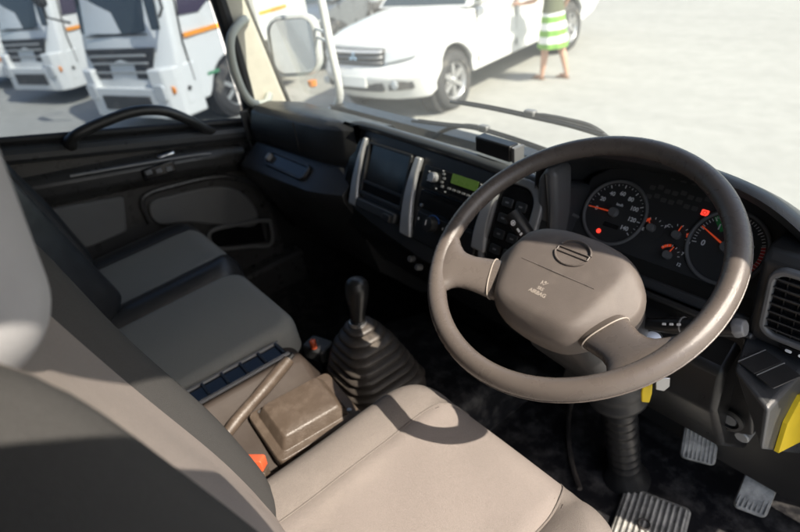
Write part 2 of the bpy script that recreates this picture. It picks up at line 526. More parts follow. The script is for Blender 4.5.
# roof and back wall
MB().box((-0.475, -3.6, 0.25), (2.05, 5.0, 2.3)).build('cargo_body', M['truckpaint'], cab, bevel=0.02)
MB().box((-0.475, -0.28, 0.785), (1.95, 1.10, 0.05)).build('roof', M['roof'], cab, bevel=0.02)
MB().box((-0.475, -0.81, 0.02), (1.95, 0.05, 1.48)).build('rear_wall', M['roof'], cab)
MB().box((-0.475, -0.10, 0.715), (1.90, 0.06, 0.09)).build('header_rail', M['roof'], cab, bevel=0.01)
MB().box((0.492, -0.29, 0.73), (0.034, 1.06, 0.06)).build('shade_header', M['cream'], cab, bevel=0.008)  # unseen rail added to shade the headrest and middle seat
for x in (-0.93, -0.01):
    vz = MB().prism([(p[0] + x, p[1]) for p in rrect(0.90, 0.32, 0.03, 4, 0, 0)], -0.008, 0.008, frame((0, 0.228, 0.572), (1, 0, 0), (0, -0.16, 0.987)))
    vz.build('sun_blocker', M['roof'], cab, bevel=0.004)  # unseen panel added to keep sun off the dash and wheel top
MB().prism([(0.14, -0.72), (0.14, -0.075), (0.36, -0.12), (0.54, -0.16), (0.54, -0.72)], -1.452, -1.43, yz).build('kick_panel', M['black'], cab, bevel=0.004)
# left front pillar: cream trim, then a black door seal
MB().prism([(0.150, -0.12), (0.318, -0.16), (0.305, -0.07), (0.275, 0.10), (0.238, 0.30), (0.20, 0.76), (0.11, 0.76), (0.155, 0.28)], -1.455, -1.415, yz).build('front_pillar', M['cream'], cab, bevel=0.012, seg=3)
MB().tube(spline([(-1.422, 0.152, -0.12), (-1.422, 0.166, 0.0), (-1.422, 0.158, 0.28), (-1.422, 0.112, 0.74)], 6), 0.024, 10).build('door_seal', M['seal'], cab)
MB().tube(spline([(-1.43, 0.322, -0.10), (-1.43, 0.288, 0.08), (-1.43, 0.246, 0.30), (-1.43, 0.205, 0.75)], 6), 0.008, 8).build('windscreen_seal', M['seal'], cab)
gh = MB().tube(spline([(-1.41, 0.225, 0.222), (-1.365, 0.185, 0.222), (-1.335, 0.130, 0.190), (-1.33, 0.112, 0.12), (-1.335, 0.122, 0.03), (-1.345, 0.150, -0.016), (-1.365, 0.20, -0.032), (-1.41, 0.24, -0.022)], 8), 0.0135, 12)
gh.build('grab_handle', M['palegreen'], cab)
# right front pillar and corner
MB().prism([(0.24, -0.40), (0.50, -0.40), (0.45, -0.06), (0.325, -0.02), (0.30, 0.30), (0.255, 0.76), (0.125, 0.76), (0.122, 0.69), (0.118, 0.29), (0.120, 0.12), (0.150, 0.06), (0.235, 0.0)], 0.478, 0.515, yz).build('front_pillar', M['cream'], cab, bevel=0.01)
MB().prism([(-0.835, -0.72), (-0.66, -0.72), (-0.52, -0.30), (-0.41, -0.10), (-0.405, 0.50), (-0.60, 0.62), (-0.58, 0.76), (-0.835, 0.76)], 0.478, 0.515, yz).build('rear_pillar', M['cream'], cab, bevel=0.01)  # forward bulge is added to cast shade on the driver's backrest bolster
MB().prism([(-0.835, -0.72), (-0.66, -0.72), (-0.64, 0.05), (-0.66, 0.76), (-0.835, 0.76)], -1.455, -1.42, yz).build('rear_pillar', M['cream'], cab, bevel=0.01)
# windscreen, gently bowed
P = []
for j in range(9):
    t = j / 8
    row = []
    for i in range(17):
        s = -1 + 2 * i / 16
        row.append(V3((-0.475 + 0.945 * s, 0.400 - 0.19 * t - 0.075 * s * s, -0.125 + 0.885 * t)))
    P.append(row)
MB().grid(P).build('windscreen', M['wglass'], cab, solid=0.005)
# cowl under the glass, outside
MB().prism([(0.30, -0.21), (0.43, -0.20), (0.455, -0.26), (0.30, -0.29)], -1.40, 0.45, yz).build('cowl', M['cabpaint'], cab, bevel=0.01)

# ---------------------------------------------------------------- passenger door
door = thing('passenger_door', 'black trimmed passenger door with wide glass and long arched grab bar, behind the far seat', 'truck door', (-1.44, -0.3, FLOOR))
def sill(y): return 0.034 - 0.213 * (y + 0.48)
def dp(y, z, x=-1.42): return V3((x, y, z))
MB().prism([(-0.68, -0.70), (-0.68, sill(-0.68)), (0.14, sill(0.14)), (0.16, -0.70)], -1.455, -1.425, yz).build('door_panel', M['doorpanel'], door, bevel=0.012, seg=3)
MB().prism([(-0.68, sill(-0.68) - 0.01), (-0.68, 0.74), (0.09, 0.74), (0.135, 0.28), (0.14, sill(0.14) - 0.01)], -1.443, -1.438, yz).build('window_pane', M['glass'], door)
MB().tube(spline([dp(-0.68, sill(-0.68) + 0.012, -1.43), dp(-0.2, sill(-0.2) + 0.012, -1.43), dp(0.14, sill(0.14) + 0.012, -1.43)], 4), 0.012, 8).build('window_seal', M['seal'], door)
MB().tube([dp(-0.66, 0.735, -1.44), dp(0.085, 0.735, -1.44)], 0.02, 8).build('window_frame', M['seal'], door)
# sill top roll
MB().tube(spline([dp(-0.68, sill(-0.68) - 0.028, -1.425), dp(-0.3, sill(-0.3) - 0.028, -1.42), dp(0.13, sill(0.13) - 0.026, -1.42)], 6), [0.024] * 13, 10).build('sill_cap', M['dashtop'], door)
# arched grab bar
gb = spline([dp(-0.392, 0.000, -1.415), dp(-0.375, 0.030, -1.385), dp(-0.30, 0.046, -1.38), dp(-0.20, 0.051, -1.38), dp(-0.12, 0.030, -1.38), dp(-0.055, -0.018, -1.385), dp(-0.005, -0.068, -1.405), dp(0.02, -0.085, -1.42)], 8)
gr_ = [0.020 if i < 6 else 0.0155 for i in range(len(gb))]
MB().tube(gb, gr_, 12).build('grab_bar', M['dash'], door)
MB().prism([(-0.69, -0.70), (-0.69, sill(-0.69)), (0.14, sill(0.14)), (0.16, -0.70)], -1.464, -1.4565, yz).build('outer_skin', M['cabpaint'], door)
# armrest shelf with switch plate
ar = []
for y, zt, dx in ((-0.66, -0.045, 0.035), (-0.44, -0.072, 0.055), (-0.28, -0.092, 0.07), (-0.10, -0.118, 0.075), (0.0, -0.14, 0.07), (0.10, -0.165, 0.03)):
    ar.append([V3((-1.43, y, zt + 0.015)), V3((-1.43 + dx * 0.7, y, zt + 0.008)), V3((-1.43 + dx, y, zt - 0.01)), V3((-1.43 + dx * 0.95, y, zt - 0.045)), V3((-1.43 + dx * 0.5, y, zt - 0.075)), V3((-1.43, y, zt - 0.09))])
MB().rings(ar).build('armrest', M['doorpanel'], door, bevel=0.006)
MB().tube(spline([dp(-0.43, -0.066, -1.366), dp(-0.279, -0.087, -1.357), dp(-0.10, -0.114, -1.351), dp(-0.03, -0.13, -1.352)], 6), 0.0035, 6).build('armrest_edge_highlight', M['cheek'], door)  # pale strip paints the lit edge of the armrest ridge
sw = MB().box((-1.358, -0.20, -0.128), (0.016, 0.10, 0.035)).build('switch_plate', M['gloss'], door, bevel=0.004)
for k in range(3):
    MB().box((-1.349, -0.232 + k * 0.03, -0.122 - 0.005 * k), (0.010, 0.020, 0.015)).build('switch', M['dialring'], sw, bevel=0.003)
MB().box((-1.385, -0.16, -0.098), (0.03, 0.055, 0.014)).build('door_latch', M['chrome'], door, bevel=0.005)
# padded inserts and pocket
def patch(poly, x0, x1): return MB().prism(poly, x0, x1, yz)
patch([(-0.56, -0.145), (-0.435, -0.165), (-0.312, -0.187), (-0.345, -0.300), (-0.45, -0.305), (-0.60, -0.29)], -1.44, -1.412).build('insert', M['doorfabric'], door, bevel=0.009, seg=3)
patch([(p.x, p.y) for p in spline([(-0.245, -0.235, 0), (-0.17, -0.238, 0), (-0.03, -0.262, 0), (0.05, -0.315, 0), (0.085, -0.40, 0), (0.06, -0.455, 0), (-0.06, -0.40, 0), (-0.16, -0.345, 0), (-0.24, -0.32, 0), (-0.262, -0.28, 0)], 4, True)], -1.44, -1.410).build('insert', M['doorfabric'], door, bevel=0.009, seg=3)
MB().tube(spline([dp(-0.27, -0.30, -1.418), dp(-0.262, -0.215, -1.418), dp(-0.15, -0.212, -1.418), dp(0.0, -0.238, -1.418), dp(0.10, -0.31, -1.418), dp(0.118, -0.42, -1.418)], 6), 0.009, 8).build('insert_border', M['doorpanel'], door)
MB().tube(spline([dp(-0.10, -0.402, -1.40), dp(0.02, -0.420, -1.395), dp(0.10, -0.440, -1.39), dp(0.112, -0.465, -1.39), dp(0.092, -0.535, -1.39), dp(0.02, -0.515, -1.395), dp(-0.10, -0.470, -1.40)], 6, True), 0.0075, 8, closed=True).build('pocket_rim', M['doorfabric'], door)
patch([(-0.10, -0.405), (0.09, -0.445), (0.085, -0.53), (-0.10, -0.47)], -1.43, -1.418).build('pocket', M['gloss'], door)
MB().prism([(-0.60, -0.74), (-0.60, -0.62), (0.20, -0.60), (0.20, -0.74)], -1.43, -1.36, yz).build('door_step', M['doorpanel'], door, bevel=0.012)

# ---------------------------------------------------------------- seats
def seat_pad(root, names, mats, fr, a, b, r, h, rr, zf, split):
    vs, fs, tg = pad_mesh(a, b, r, h, rr, zf)
    w = [fr @ v for v in vs]
    for nm, mt, ins in ((names[0], mats[0], True), (names[1], mats[1], False)):
        nv, nf = sub_mesh(w, fs, [((abs(s * a) < split) == ins) for s, t in tg])
        mb = MB(); mb.add(nv, nf); mb.build(nm, mt, root, sharp=50)
def seam(root, fr, a, b, r, h, rr, zf, xs, m, nm='piping', lift=0.0005, rad=0.0018, dfm=lambda v: v, stitch=False):
    for x in xs:
        pts = []
        for k in range(41):
            y = -b * 0.985 + 2 * b * 0.985 * k / 40
            ey = max(0.0, abs(y) - (b - r)); hw = a - r + math.sqrt(max(0.0, r * r - ey * ey))
            xx = x / a * hw
            if abs(xx) > a - r and abs(y) > b - r: d = r - math.hypot(abs(xx) - (a - r), abs(y) - (b - r))
            else: d = min(a - abs(xx), b - abs(y))
            d = max(0.0, min(rr, d))
            z = h - rr + math.sqrt(max(0.0, rr * rr - (rr - d) ** 2)) + zf(xx, y) * min(1.0, d / rr + 0.3)
            pts.append(fr @ dfm(V3((xx, y, z + lift))))
        MB().tube(pts, rad, 6).build(nm, m, root)
        if stitch:
            mb = MB()
            for e in (-0.007, 0.007):
                off = (fr.to_3x3() @ V3((e, 0, 0)))
                dense = spline([p + off + fr.to_3x3() @ V3((0, 0, -0.0008 + 0.0012)) for p in pts[3:-3]], 4)
                for q in range(0, len(dense) - 2, 3): mb.tube([dense[q], dense[q + 2]], 0.0007, 5)
            mb.build('stitching', M['console'], root)
g = lambda t: math.exp(-t * t)
def lean(o, tilt): return frame(o, (1, 0, 0), (0, math.cos(tilt), math.sin(tilt)))

ds = thing('driver_seat', 'sunlit beige driver seat behind the steering wheel, its backrest filling the near corner', 'seat', (0, -0.36, FLOOR))
cf = lambda x, y: 0.014 * g((abs(x) - 0.195) / 0.05) - 0.007 * g((abs(x) - 0.137) / 0.008) + 0.006 * (y / 0.25) ** 2 + 0.0015 * math.sin(31 * x + 17 * y) * math.sin(23 * y)
FRC = lean((-0.018, -0.358, -0.435), R(2.5))
seat_pad(ds, ('seat_panel', 'seat_bolster'), (M['fabric'], M['fabricside']), FRC, 0.246, 0.255, 0.095, 0.132, 0.060, cf, 0.137)
seam(ds, FRC, 0.246, 0.255, 0.095, 0.132, 0.060, cf, (-0.137, 0.137), M['fabricside'], stitch=True)
bf = lambda x, y: 0.036 * g((abs(x) - 0.165) / 0.05) - 0.006 * g((abs(x) - 0.106) / 0.008) + 0.02 * g((y + 0.12) / 0.15) * g(x / 0.12) + 0.002 * math.sin(27 * x + 3) * math.sin(19 * y)
bfd = lambda x, y: bf(x, y) + (0.27 * max(0.0, y - 0.16) if y > 0.16 else 0.0)
bn = V3((0, 0.965, 0.26)).normalized()
FRB = frame(V3((-0.018, -0.527, 0.0)) - bn * 0.150, (1, 0, 0), (0, -0.26, 0.965), bn)
def back_kind(s, t):
    return 0 if -0.106 < s * 0.246 < 0.124 else 1
FRB = FRB @ Matrix.Translation((0, 0.0, 0))
bfs = lambda x, y: bf(x, y)
vs_b, fs_b, tg_b = pad_mesh(0.246, 0.345, 0.15, 0.125, 0.105, bfs, 40, 56)
def neck(v):
    t = max(0.0, min(1.0, (v.y - 0.20) / 0.2)); t = t * t * (3 - 2 * t)
    return V3((v.x * (1 - 0.2 * t), v.y, v.z))
wb_l = [FRB @ neck(v) for v in vs_b]
for kk, nm, mt in ((0, 'backrest_panel', M['fabric']), (1, 'backrest_bolster', M['darkshadefabric'])):  # bolsters coloured dark to paint shade on the seat cloth
    nv, nf = sub_mesh(wb_l, fs_b, [back_kind(s, t) == kk for s, t in tg_b])
    mb = MB(); mb.add(nv, nf); mb.build(nm, mt, ds, sharp=50)
seam(ds, FRB, 0.246, 0.345, 0.15, 0.125, 0.105, bfs, (-0.106, 0.124), M['fabricside'], dfm=neck)
FRH = frame((-0.018, -0.662, 0.350), (1, 0, 0), (0, 0.12, 0.993), (0, 0.993, -0.12))
hv, hf, ht = pad_mesh(0.112, 0.125, 0.06, 0.095, 0.055, lambda x, y: 0.0)
MB().add([FRH @ v for v in hv], hf).build('headrest', M['headrest'], ds, sharp=50)
hv, hf, ht = pad_mesh(0.142, 0.115, 0.06, 0.095, 0.05, lambda x, y: 0.0)
MB().box((0, -0.38, -0.56), (0.40, 0.42, 0.31)).build('seat_base', M['black'], ds, bevel=0.02)
MB().tube([(-0.20, -0.60, -0.37), (-0.20, -0.54, -0.37)], 0.03, 16).build('recliner', M['black'], ds)

ps = thing('passenger_seat', 'dark grey passenger seat with black vinyl sides beside the far door', 'seat', (-1.115, -0.38, FLOOR))
pf = lambda x, y: 0.014 * g((abs(x) - 0.17) / 0.05) - 0.005 * g((abs(x) - 0.125) / 0.008)
FP1 = lean((-1.115, -0.395, -0.435), R(3))
seat_pad(ps, ('seat_panel', 'seat_bolster'), (M['greyfabric'], M['vinyl']), FP1, 0.225, 0.235, 0.085, 0.13, 0.05, pf, 0.13)
seam(ps, FP1, 0.225, 0.235, 0.085, 0.13, 0.05, pf, (-0.13, 0.13), M['vinyl'])
FP2 = frame(V3((-1.115, -0.545, -0.02)) - bn * 0.135, (1, 0, 0), (0, -0.26, 0.965), bn)
seat_pad(ps, ('backrest_panel', 'backrest_bolster'), (M['darkshadefabric'], M['vinyl']), FP2, 0.235, 0.32, 0.13, 0.105, 0.06, bf, 0.132)
seam(ps, FP2, 0.235, 0.32, 0.13, 0.105, 0.06, bf, (-0.132, 0.132), M['vinyl'])
FRH2 = frame((-1.115, -0.69, 0.385), (1, 0, 0), (0, -0.16, 0.985), (0, 0.985, 0.16))
MB().add([FRH2 @ v for v in hv], hf).build('headrest', M['darkshadefabric'], ps, sharp=50)
MB().box((-1.115, -0.40, -0.57), (0.38, 0.40, 0.29)).build('seat_base', M['black'], ps, bevel=0.02)
MB().tube([(-0.875, -0.585, -0.36), (-0.875, -0.545, -0.35)], 0.022, 14).build('recliner', M['chrome'], ps)

ms = thing('middle_seat', 'flat grey middle seat pad between the passenger seat and the brown console', 'seat', (-0.685, -0.42, FLOOR))
mv, mf_, mt_ = pad_mesh(0.172, 0.225, 0.055, 0.085, 0.03, lambda x, y: 0.006 * g(x / 0.12) * g(y / 0.16))
FM = lean((-0.732, -0.415, -0.388), R(2.5))
MB().add([FM @ v for v in mv], mf_).build('seat_pad', M['greyfabric'], ms, sharp=50)
MB().box((-0.74, -0.43, -0.55), (0.30, 0.40, 0.32)).build('seat_base', M['black'], ms, bevel=0.02)

# ---------------------------------------------------------------- centre console
cons = thing('centre_console', 'sunlit brown plastic console with a row of black slots between the seats', 'console', (-0.43, -0.40, FLOOR))
xz = frame((0, 0, 0), (1, 0, 0), (0, 0, 1), (0, -1, 0))   # z -> -y
rs = []
for y, dz, sx in ((-0.70, 0.0, 1), (-0.40, 0.0, 1), (-0.285, 0.0, 1), (-0.235, -0.02, 0.97), (-0.205, -0.09, 0.94), (-0.195, -0.20, 0.93)):
    prof = [(-0.57, -0.70), (-0.57, -0.335), (-0.552, -0.322), (-0.500, -0.324), (-0.485, -0.336), (-0.455, -0.365), (-0.40, -0.385), (-0.335, -0.415), (-0.292, -0.455), (-0.285, -0.70)]
    rs.append([V3((-0.45 + (x + 0.45) * sx, y, max(-0.71, z + (dz if z > -0.6 else 0)))) for x, z in prof])
MB().rings(rs).build('housing', M['console'], cons, bevel=0.012, seg=3)
st = MB().box((-0.5265, -0.375, -0.322), (0.046, 0.225, 0.012)).build('slot_strip', M['gloss'], cons, bevel=0.003)
for k in range(6): MB().box((-0.5265, -0.480 + k * 0.042, -0.315), (0.042, 0.005, 0.010)).build('divider', M['black'], st)
for x in (-0.552, -0.501): MB().tube([(x, -0.49, -0.315), (x, -0.262, -0.315)], 0.0045, 8).build('rail', M['dialring'], st)
pl = [V3((p[0] * 0.98 + p[1] * 0.05 - 0.378, p[1] - 0.308, 0)) for p in rrect(0.120, 0.178, 0.010, 3)]
def slope(x): return -0.345 - 0.30 * (x + 0.49)
rr_ = []
for sc_, dz in ((1.02, -0.03), (1.02, 0.005), (1.0, 0.008), (0.84, 0.009), (0.82, 0.0095), (0.70, 0.028), (0.67, 0.031), (0.64, 0.032), (0.3, 0.0325)):
    rr_.append([V3((-0.385 + (p.x + 0.385) * sc_, -0.315 + (p.y + 0.315) * sc_, slope(-0.385 + (p.x + 0.385) * sc_) + dz)) for p in pl])
MB().rings(rr_).build('raised_lid', M['tan'], cons, sharp=28, bevel=0.0022)
for p in ((-0.43, -0.375), (-0.332, -0.235)): MB().lathe([(0.005, 0), (0.005, 0.004), (0.002, 0.005)], 10, Matrix.Translation((p[0], p[1], slope(p[0]) + 0.009))).build('screw', M['steel'], cons)
hb = thing('parking_brake', 'worn tan parking brake lever lying along the brown console', 'brake lever', (-0.435, -0.45, -0.36))
MB().tube(spline([(-0.425, -0.475, -0.375), (-0.438, -0.43, -0.352), (-0.464, -0.35, -0.338), (-0.488, -0.285, -0.328), (-0.494, -0.270, -0.325)], 6), [0.0115] * 6 + [0.0125] * 6 + [0.0138] * 12 + [0.010], 14).build('lever_grip', M['tan'], hb)
MB().tube([(-0.492, -0.276, -0.326), (-0.499, -0.257, -0.322)], 0.006, 10).build('release_button', M['black'], hb)
MB().box((-0.41, -0.49, -0.385), (0.07, 0.06, 0.05)).build('lever_base', M['console'], hb, bevel=0.012)
bk = thing('seat_belt_buckle', 'red topped seat belt buckle standing between console and driver seat', 'seat belt', (-0.30, -0.45, -0.45))
BF = frame((-0.298, -0.447, -0.40), (0.70, 0.71, 0), (-0.28, 0.10, 0.95))
MB().prism(rrect(0.036, 0.075, 0.004, 3, 0, 0.01), -0.010, 0.010, BF).build('buckle_body', M['tan'], bk, bevel=0.003)
MB().prism(rrect(0.036, 0.022, 0.004, 3, 0, 0.060), -0.0105, 0.0105, BF).build('release_button', M['red'], bk, bevel=0.003)
MB().prism(rrect(0.022, 0.09, 0.004, 3, 0, -0.06), -0.004, 0.004, BF).build('stalk', M['black'], bk)

# ---------------------------------------------------------------- gear lever
gl = thing('gear_lever', 'black gear lever knob on a ribbed rubber boot in front of the console', 'gear lever', (-0.48, -0.09, -0.545))
bo = []
prof = []
N_ = 8
for k in range(N_):
    t = k / N_
    z = -0.322 - 0.155 * t
    w = 0.026 + 0.066 * (t ** 0.75)
    prof += [(w * 0.92, z), (w + 0.003, z - 0.002), (w + 0.0085, z - 0.005), (w + 0.0105, z - 0.0095), (w + 0.0075, z - 0.0135), (w + 0.001, z - 0.0155)]
prof += [(0.098, -0.478), (0.102, -0.486), (0.099, -0.496), (0.099, -0.555), (0.11, -0.575)]
for w, z in prof:
    rad = w * (0.80 if z > -0.36 else (0.55 if z > -0.475 else 0.40))
    cx = -0.48; cy = -0.095 + 0.01 * (-0.32 - z) / 0.2
    bo.append([V3((cx + p[0] * 0.98, cy + p[1], z)) for p in rrect(2 * w, 2 * w, rad, 6)])
MB().rings(bo, cap0=True, cap1=False).build('boot', M['rubber'], gl, sharp=75)
kf = frame((-0.48, -0.097, -0.318), (1, 0, 0), (0, 0.985, -0.17))
MB().lathe([(0.0150, -0.01), (0.0175, 0.0), (0.0178, 0.004), (0.0150, 0.006), (0.0160, 0.010), (0.0185, 0.03), (0.0235, 0.055), (0.0262, 0.074), (0.0262, 0.088), (0.0235, 0.100), (0.0165, 0.108), (0.008, 0.1105)], 28, kf).build('knob', M['black'], gl, sharp=60)
MB().lathe([(0.0205, -0.006), (0.0205, 0.0015), (0.0150, 0.003)], 24, kf).build('collar', M['steel'], gl)
cap_f = kf @ Matrix.Translation((0, -0.004, 0.1093)) @ Matrix.Rotation(R(20), 4, 'X')
sp_ = MB()
for x in (-0.006, 0, 0.006): sp_.box((x, 0, 0), (0.0013, 0.011, 0.001), cap_f)
sp_.box((0, 0, 0), (0.0133, 0.0013, 0.001), cap_f)
sp_.build('shift_pattern', M['icon'], gl)
# small floor clutter by the console
cl = thing('valve_knob', 'small dark lever with red push tip in front of the middle seat', 'control knob', (-0.60, -0.15, -0.50))
MB().prism([(p[0], p[1]) for p in rrect(0.07, 0.05, 0.01)], -0.46, -0.42, frame((-0.61, -0.15, 0), (0.9, 0.3, 0), (-0.3, 0.9, 0))).build('bracket', M['dashtop'], cl, bevel=0.006)
MB().lathe([(0.008, 0), (0.008, 0.02), (0.005, 0.024)], 12, Matrix.Translation((-0.60, -0.165, -0.42))).build('push_tip', M['red'], cl)
MB().box((-0.61, -0.15, -0.52), (0.05, 0.03, 0.12)).build('post', M['black'], cl)
# ---------------------------------------------------------------- dashboard
db = thing('dashboard', 'black dashboard with silver trims, radio and open pocket running under the windscreen', 'dashboard', (-0.45, 0.25, -0.40))
DN = V3((0, -0.42, -0.9)).normalized()
FP = frame((0, 0.20, -0.02), (1, 0, 0), -DN)          # centre panel: x, up, out to the driver
pas = MB()
rs = []
for x, dy, dz in ((-1.352, 0.03, -0.03), (-1.338, 0.008, -0.012), (-1.31, -0.006, -0.002), (-1.05, 0.006, 0.002), (-0.92, 0.016, 0.003), (-0.86, 0.034, 0.003), (-0.80, 0.060, 0.003)):
    rs.append([V3((x, y + (dy if y < 0.17 else 0), z + dz)) for y, z in [(0.40, -0.14), (0.30, -0.045), (0.19, -0.012), (0.150, -0.014), (0.128, -0.028), (0.112, -0.075), (0.112, -0.112), (0.120, -0.126), (0.06, -0.168), (0.044, -0.180), (0.046, -0.20), (0.075, -0.26), (0.18, -0.46), (0.33, -0.62), (0.42, -0.62)]])
pas.rings(rs).build('passenger_side', M['dash'], db, bevel=0.008, seg=3)
MB().box((-1.02, 0.1165, -0.06), (0.002, 0.004, 0.09)).build('airbag_seam', M['black'], db)
# tray in the ledge
lf = frame((-1.07, 0.090, -0.1465), (1, 0.02, 0), (0, 0.82, 0.57))
tr = MB(); frame_ring(tr, rrect(0.235, 0.052, 0.018), rrect(0.215, 0.034, 0.012), -0.004, 0.006, lf)
tro = tr.build('tray_rim', M['dash'], db, bevel=0.002)
MB().prism(rrect(0.216, 0.035, 0.012), -0.002, 0.0012, lf).build('tray_shade_plate', M['gloss'], tro)  # black plate paints the dark of the sunken tray
MB().box((-0.10, 0.0, 0.008), (0.018, 0.024, 0.016), lf).build('latch', M['cheek'], db, bevel=0.004)
MB().prism([(0.10, -0.03), (0.10, -0.13), (0.13, -0.13), (0.13, -0.03)], -1.360, -1.350, yz).build('end_cap', M['dashtop'], db, bevel=0.006)
# centre panel body
out = spline([(-0.835, -0.03, 0), (-0.800, -0.002, 0), (-0.70, 0.004, 0), (-0.45, -0.004, 0), (-0.22, -0.012, 0), (-0.175, -0.03, 0), (-0.172, -0.12, 0), (-0.19, -0.21, 0), (-0.29, -0.24, 0), (-0.44, -0.250, 0), (-0.60, -0.235, 0), (-0.745, -0.213, 0), (-0.805, -0.192, 0), (-0.838, -0.12, 0)], 5, True)
out = [(p.x, p.y) for p in out]
MB().prism(out, -0.11, 0.0, FP).build('centre_panel', M['dash'], db, bevel=0.01, seg=3)
# rolled top edge in front of the glass
tp = spline([(-0.86, 0.195, -0.030), (-0.80, 0.204, -0.012), (-0.60, 0.205, -0.012), (-0.40, 0.205, -0.016), (-0.20, 0.20, -0.024), (-0.165, 0.20, -0.03)], 6)
MB().tube(tp, 0.0125, 12).build('top_roll', M['roll'], db)
MB().prism([(0.205, -0.008), (0.30, -0.050), (0.405, -0.140), (0.405, -0.2), (0.205, -0.2)], -0.86, -0.16, yz).build('top_shelf', M['dashtop'], db, bevel=0.01)
# body behind and beneath
MB().prism([(0.30, -0.06), (0.13, -0.20), (0.125, -0.28), (0.20, -0.42), (0.40, -0.60), (0.42, -0.14)], -0.84, 0.185, yz).build('lower_body', M['black'], db, bevel=0.01)
MB().prism([(0.33, -0.05), (0.42, -0.13), (0.42, -0.60), (0.33, -0.60)], -0.20, 0.478, yz).build('rear_body', M['black'], db)
def strip(name, poly, z0, z1, m, par=None, bev=0.003):
    return MB().prism(poly, z0, z1, FP).build(name, m, par or db, bevel=bev)
# dark end vent
strip('end_vent', [(-0.826, -0.045), (-0.785, -0.02), (-0.778, -0.10), (-0.786, -0.175), (-0.826, -0.15)], 0.0, 0.004, M['gloss'])
# silver trims
def trim(xt, xb, st, sb, wt, wb, bow):
    a = []; b = []
    for k in range(13):
        t = k / 12; s = st + (sb - st) * t
        c = xt + (xb - xt) * t - bow * math.sin(t * math.pi)
        w = wt + (wb - wt) * t
        a.append((c, -s)); b.append((c + w, -s))
    return strip('silver_trim', a + b[::-1], 0.0, 0.014, M['silver'], bev=0.004)
trim(-0.768, -0.778, 0.018, 0.196, 0.013, 0.036, 0.010)
trim(-0.558, -0.556, 0.024, 0.208, 0.020, 0.040, 0.012)
trim(-0.318, -0.330, 0.045, 0.168, 0.022, 0.040, 0.008)
# pocket
pk = MB(); frame_ring(pk, rrect(0.176, 0.138, 0.008, 4, -0.661, -0.092), rrect(0.160, 0.120, 0.005, 4, -0.661, -0.090), 0.0, 0.009, FP)
pko = pk.build('pocket', M['dash'], db, bevel=0.002)
strip('pocket_shade_plate', rrect(0.161, 0.121, 0.005, 4, -0.661, -0.090), 0.0, 0.0025, M['gloss'], pko)  # flat black plate paints the dark depth of the open pocket
strip('pocket_bar', rrect(0.158, 0.006, 0.002, 3, -0.661, -0.125), 0.0, 0.008, M['dash'], pko, 0.001)
strip('drawer', rrect(0.165, 0.026, 0.006, 4, -0.663, -0.182), 0.0, 0.016, M['dashtop'], None, 0.004)
strip('drawer_pull', rrect(0.030, 0.020, 0.005, 4, -0.605, -0.186), 0.0, 0.024, M['dash'], None, 0.003)
# radio
ra = strip('radio', rrect(0.195, 0.052, 0.004, 4, -0.426, -0.060), 0.0, 0.010, M['gloss'], None, 0.002)
RF = FP @ Matrix.Translation((0, 0, 0.010))
MB().prism(rrect(0.078, 0.021, 0.002, 3, -0.391, -0.045), 0.0, 0.0012, RF).build('display', M['lcd'], ra)
MB().lathe([(0.0115, 0), (0.0115, 0.010), (0.0095, 0.014), (0.0, 0.014)], 24, RF @ Matrix.Translation((-0.482, -0.056, 0))).build('volume_knob', M['silver'], ra)
bt = MB()
for i in range(6): MB().prism(rrect(0.009, 0.004, 0.001, 2, -0.43 + i * 0.0145, -0.068), 0.0, 0.002, RF).build('radio_key', M['cheek'], ra)
for i in range(4): MB().prism(rrect(0.007, 0.005, 0.001, 2, -0.456 + 0.004 * (i % 2), -0.042 - 0.009 * i), 0.0, 0.002, RF).build('radio_key', M['cheek'], ra)
dt = MB()
for x, y in ((-0.503, -0.047), (-0.503, -0.057), (-0.503, -0.067), (-0.46, -0.036), (-0.333, -0.048), (-0.345, -0.038), (-0.47, -0.078), (-0.44, -0.078)): dt.box((x, y, 0.0004), (0.004, 0.002, 0.0008), RF)
dt.build('marking', M['white'], ra)
strip('blank_panel', rrect(0.195, 0.044, 0.004, 4, -0.424, -0.112), 0.0, 0.006, M['gloss'], None, 0.002)
MB().lathe([(0.004, 0), (0.004, 0.004), (0, 0.005)], 10, FP @ Matrix.Translation((-0.506, -0.126, 0.006))).build('stud', M['steel'], db)
hv_ = strip('heater_panel', rrect(0.195, 0.070, 0.008, 4, -0.420, -0.175), 0.0, 0.006, M['black'], None, 0.003)
for x, m_ in ((-0.458, M['blue']), (-0.385, M['cheek'])):
    kn = MB().lathe([(0.0175, 0), (0.0175, 0.010), (0.0155, 0.018), (0.004, 0.019), (0.0, 0.019)], 28, FP @ Matrix.Translation((x, -0.158, 0.006))).build('heater_knob', M['dash'], hv_)
    arc = MB().tube([V3((x + 0.0205 * math.cos(R(a)), -0.158 + 0.0205 * math.sin(R(a)), 0.0065)) for a in range(20, 171, 10)], 0.0013, 6, fr=FP)
    arc.build('dial_arc', m_, kn)
    MB().box((x - 0.004, -0.155, 0.0255), (0.0016, 0.012, 0.001), FP).build('pointer', M['white'], kn)
mk = MB()
for x in (-0.507, -0.425, -0.41): mk.box((x, -0.158, 0.0065), (0.003, 0.006, 0.0006), FP)
mk.build('marking', M['white'], hv_)
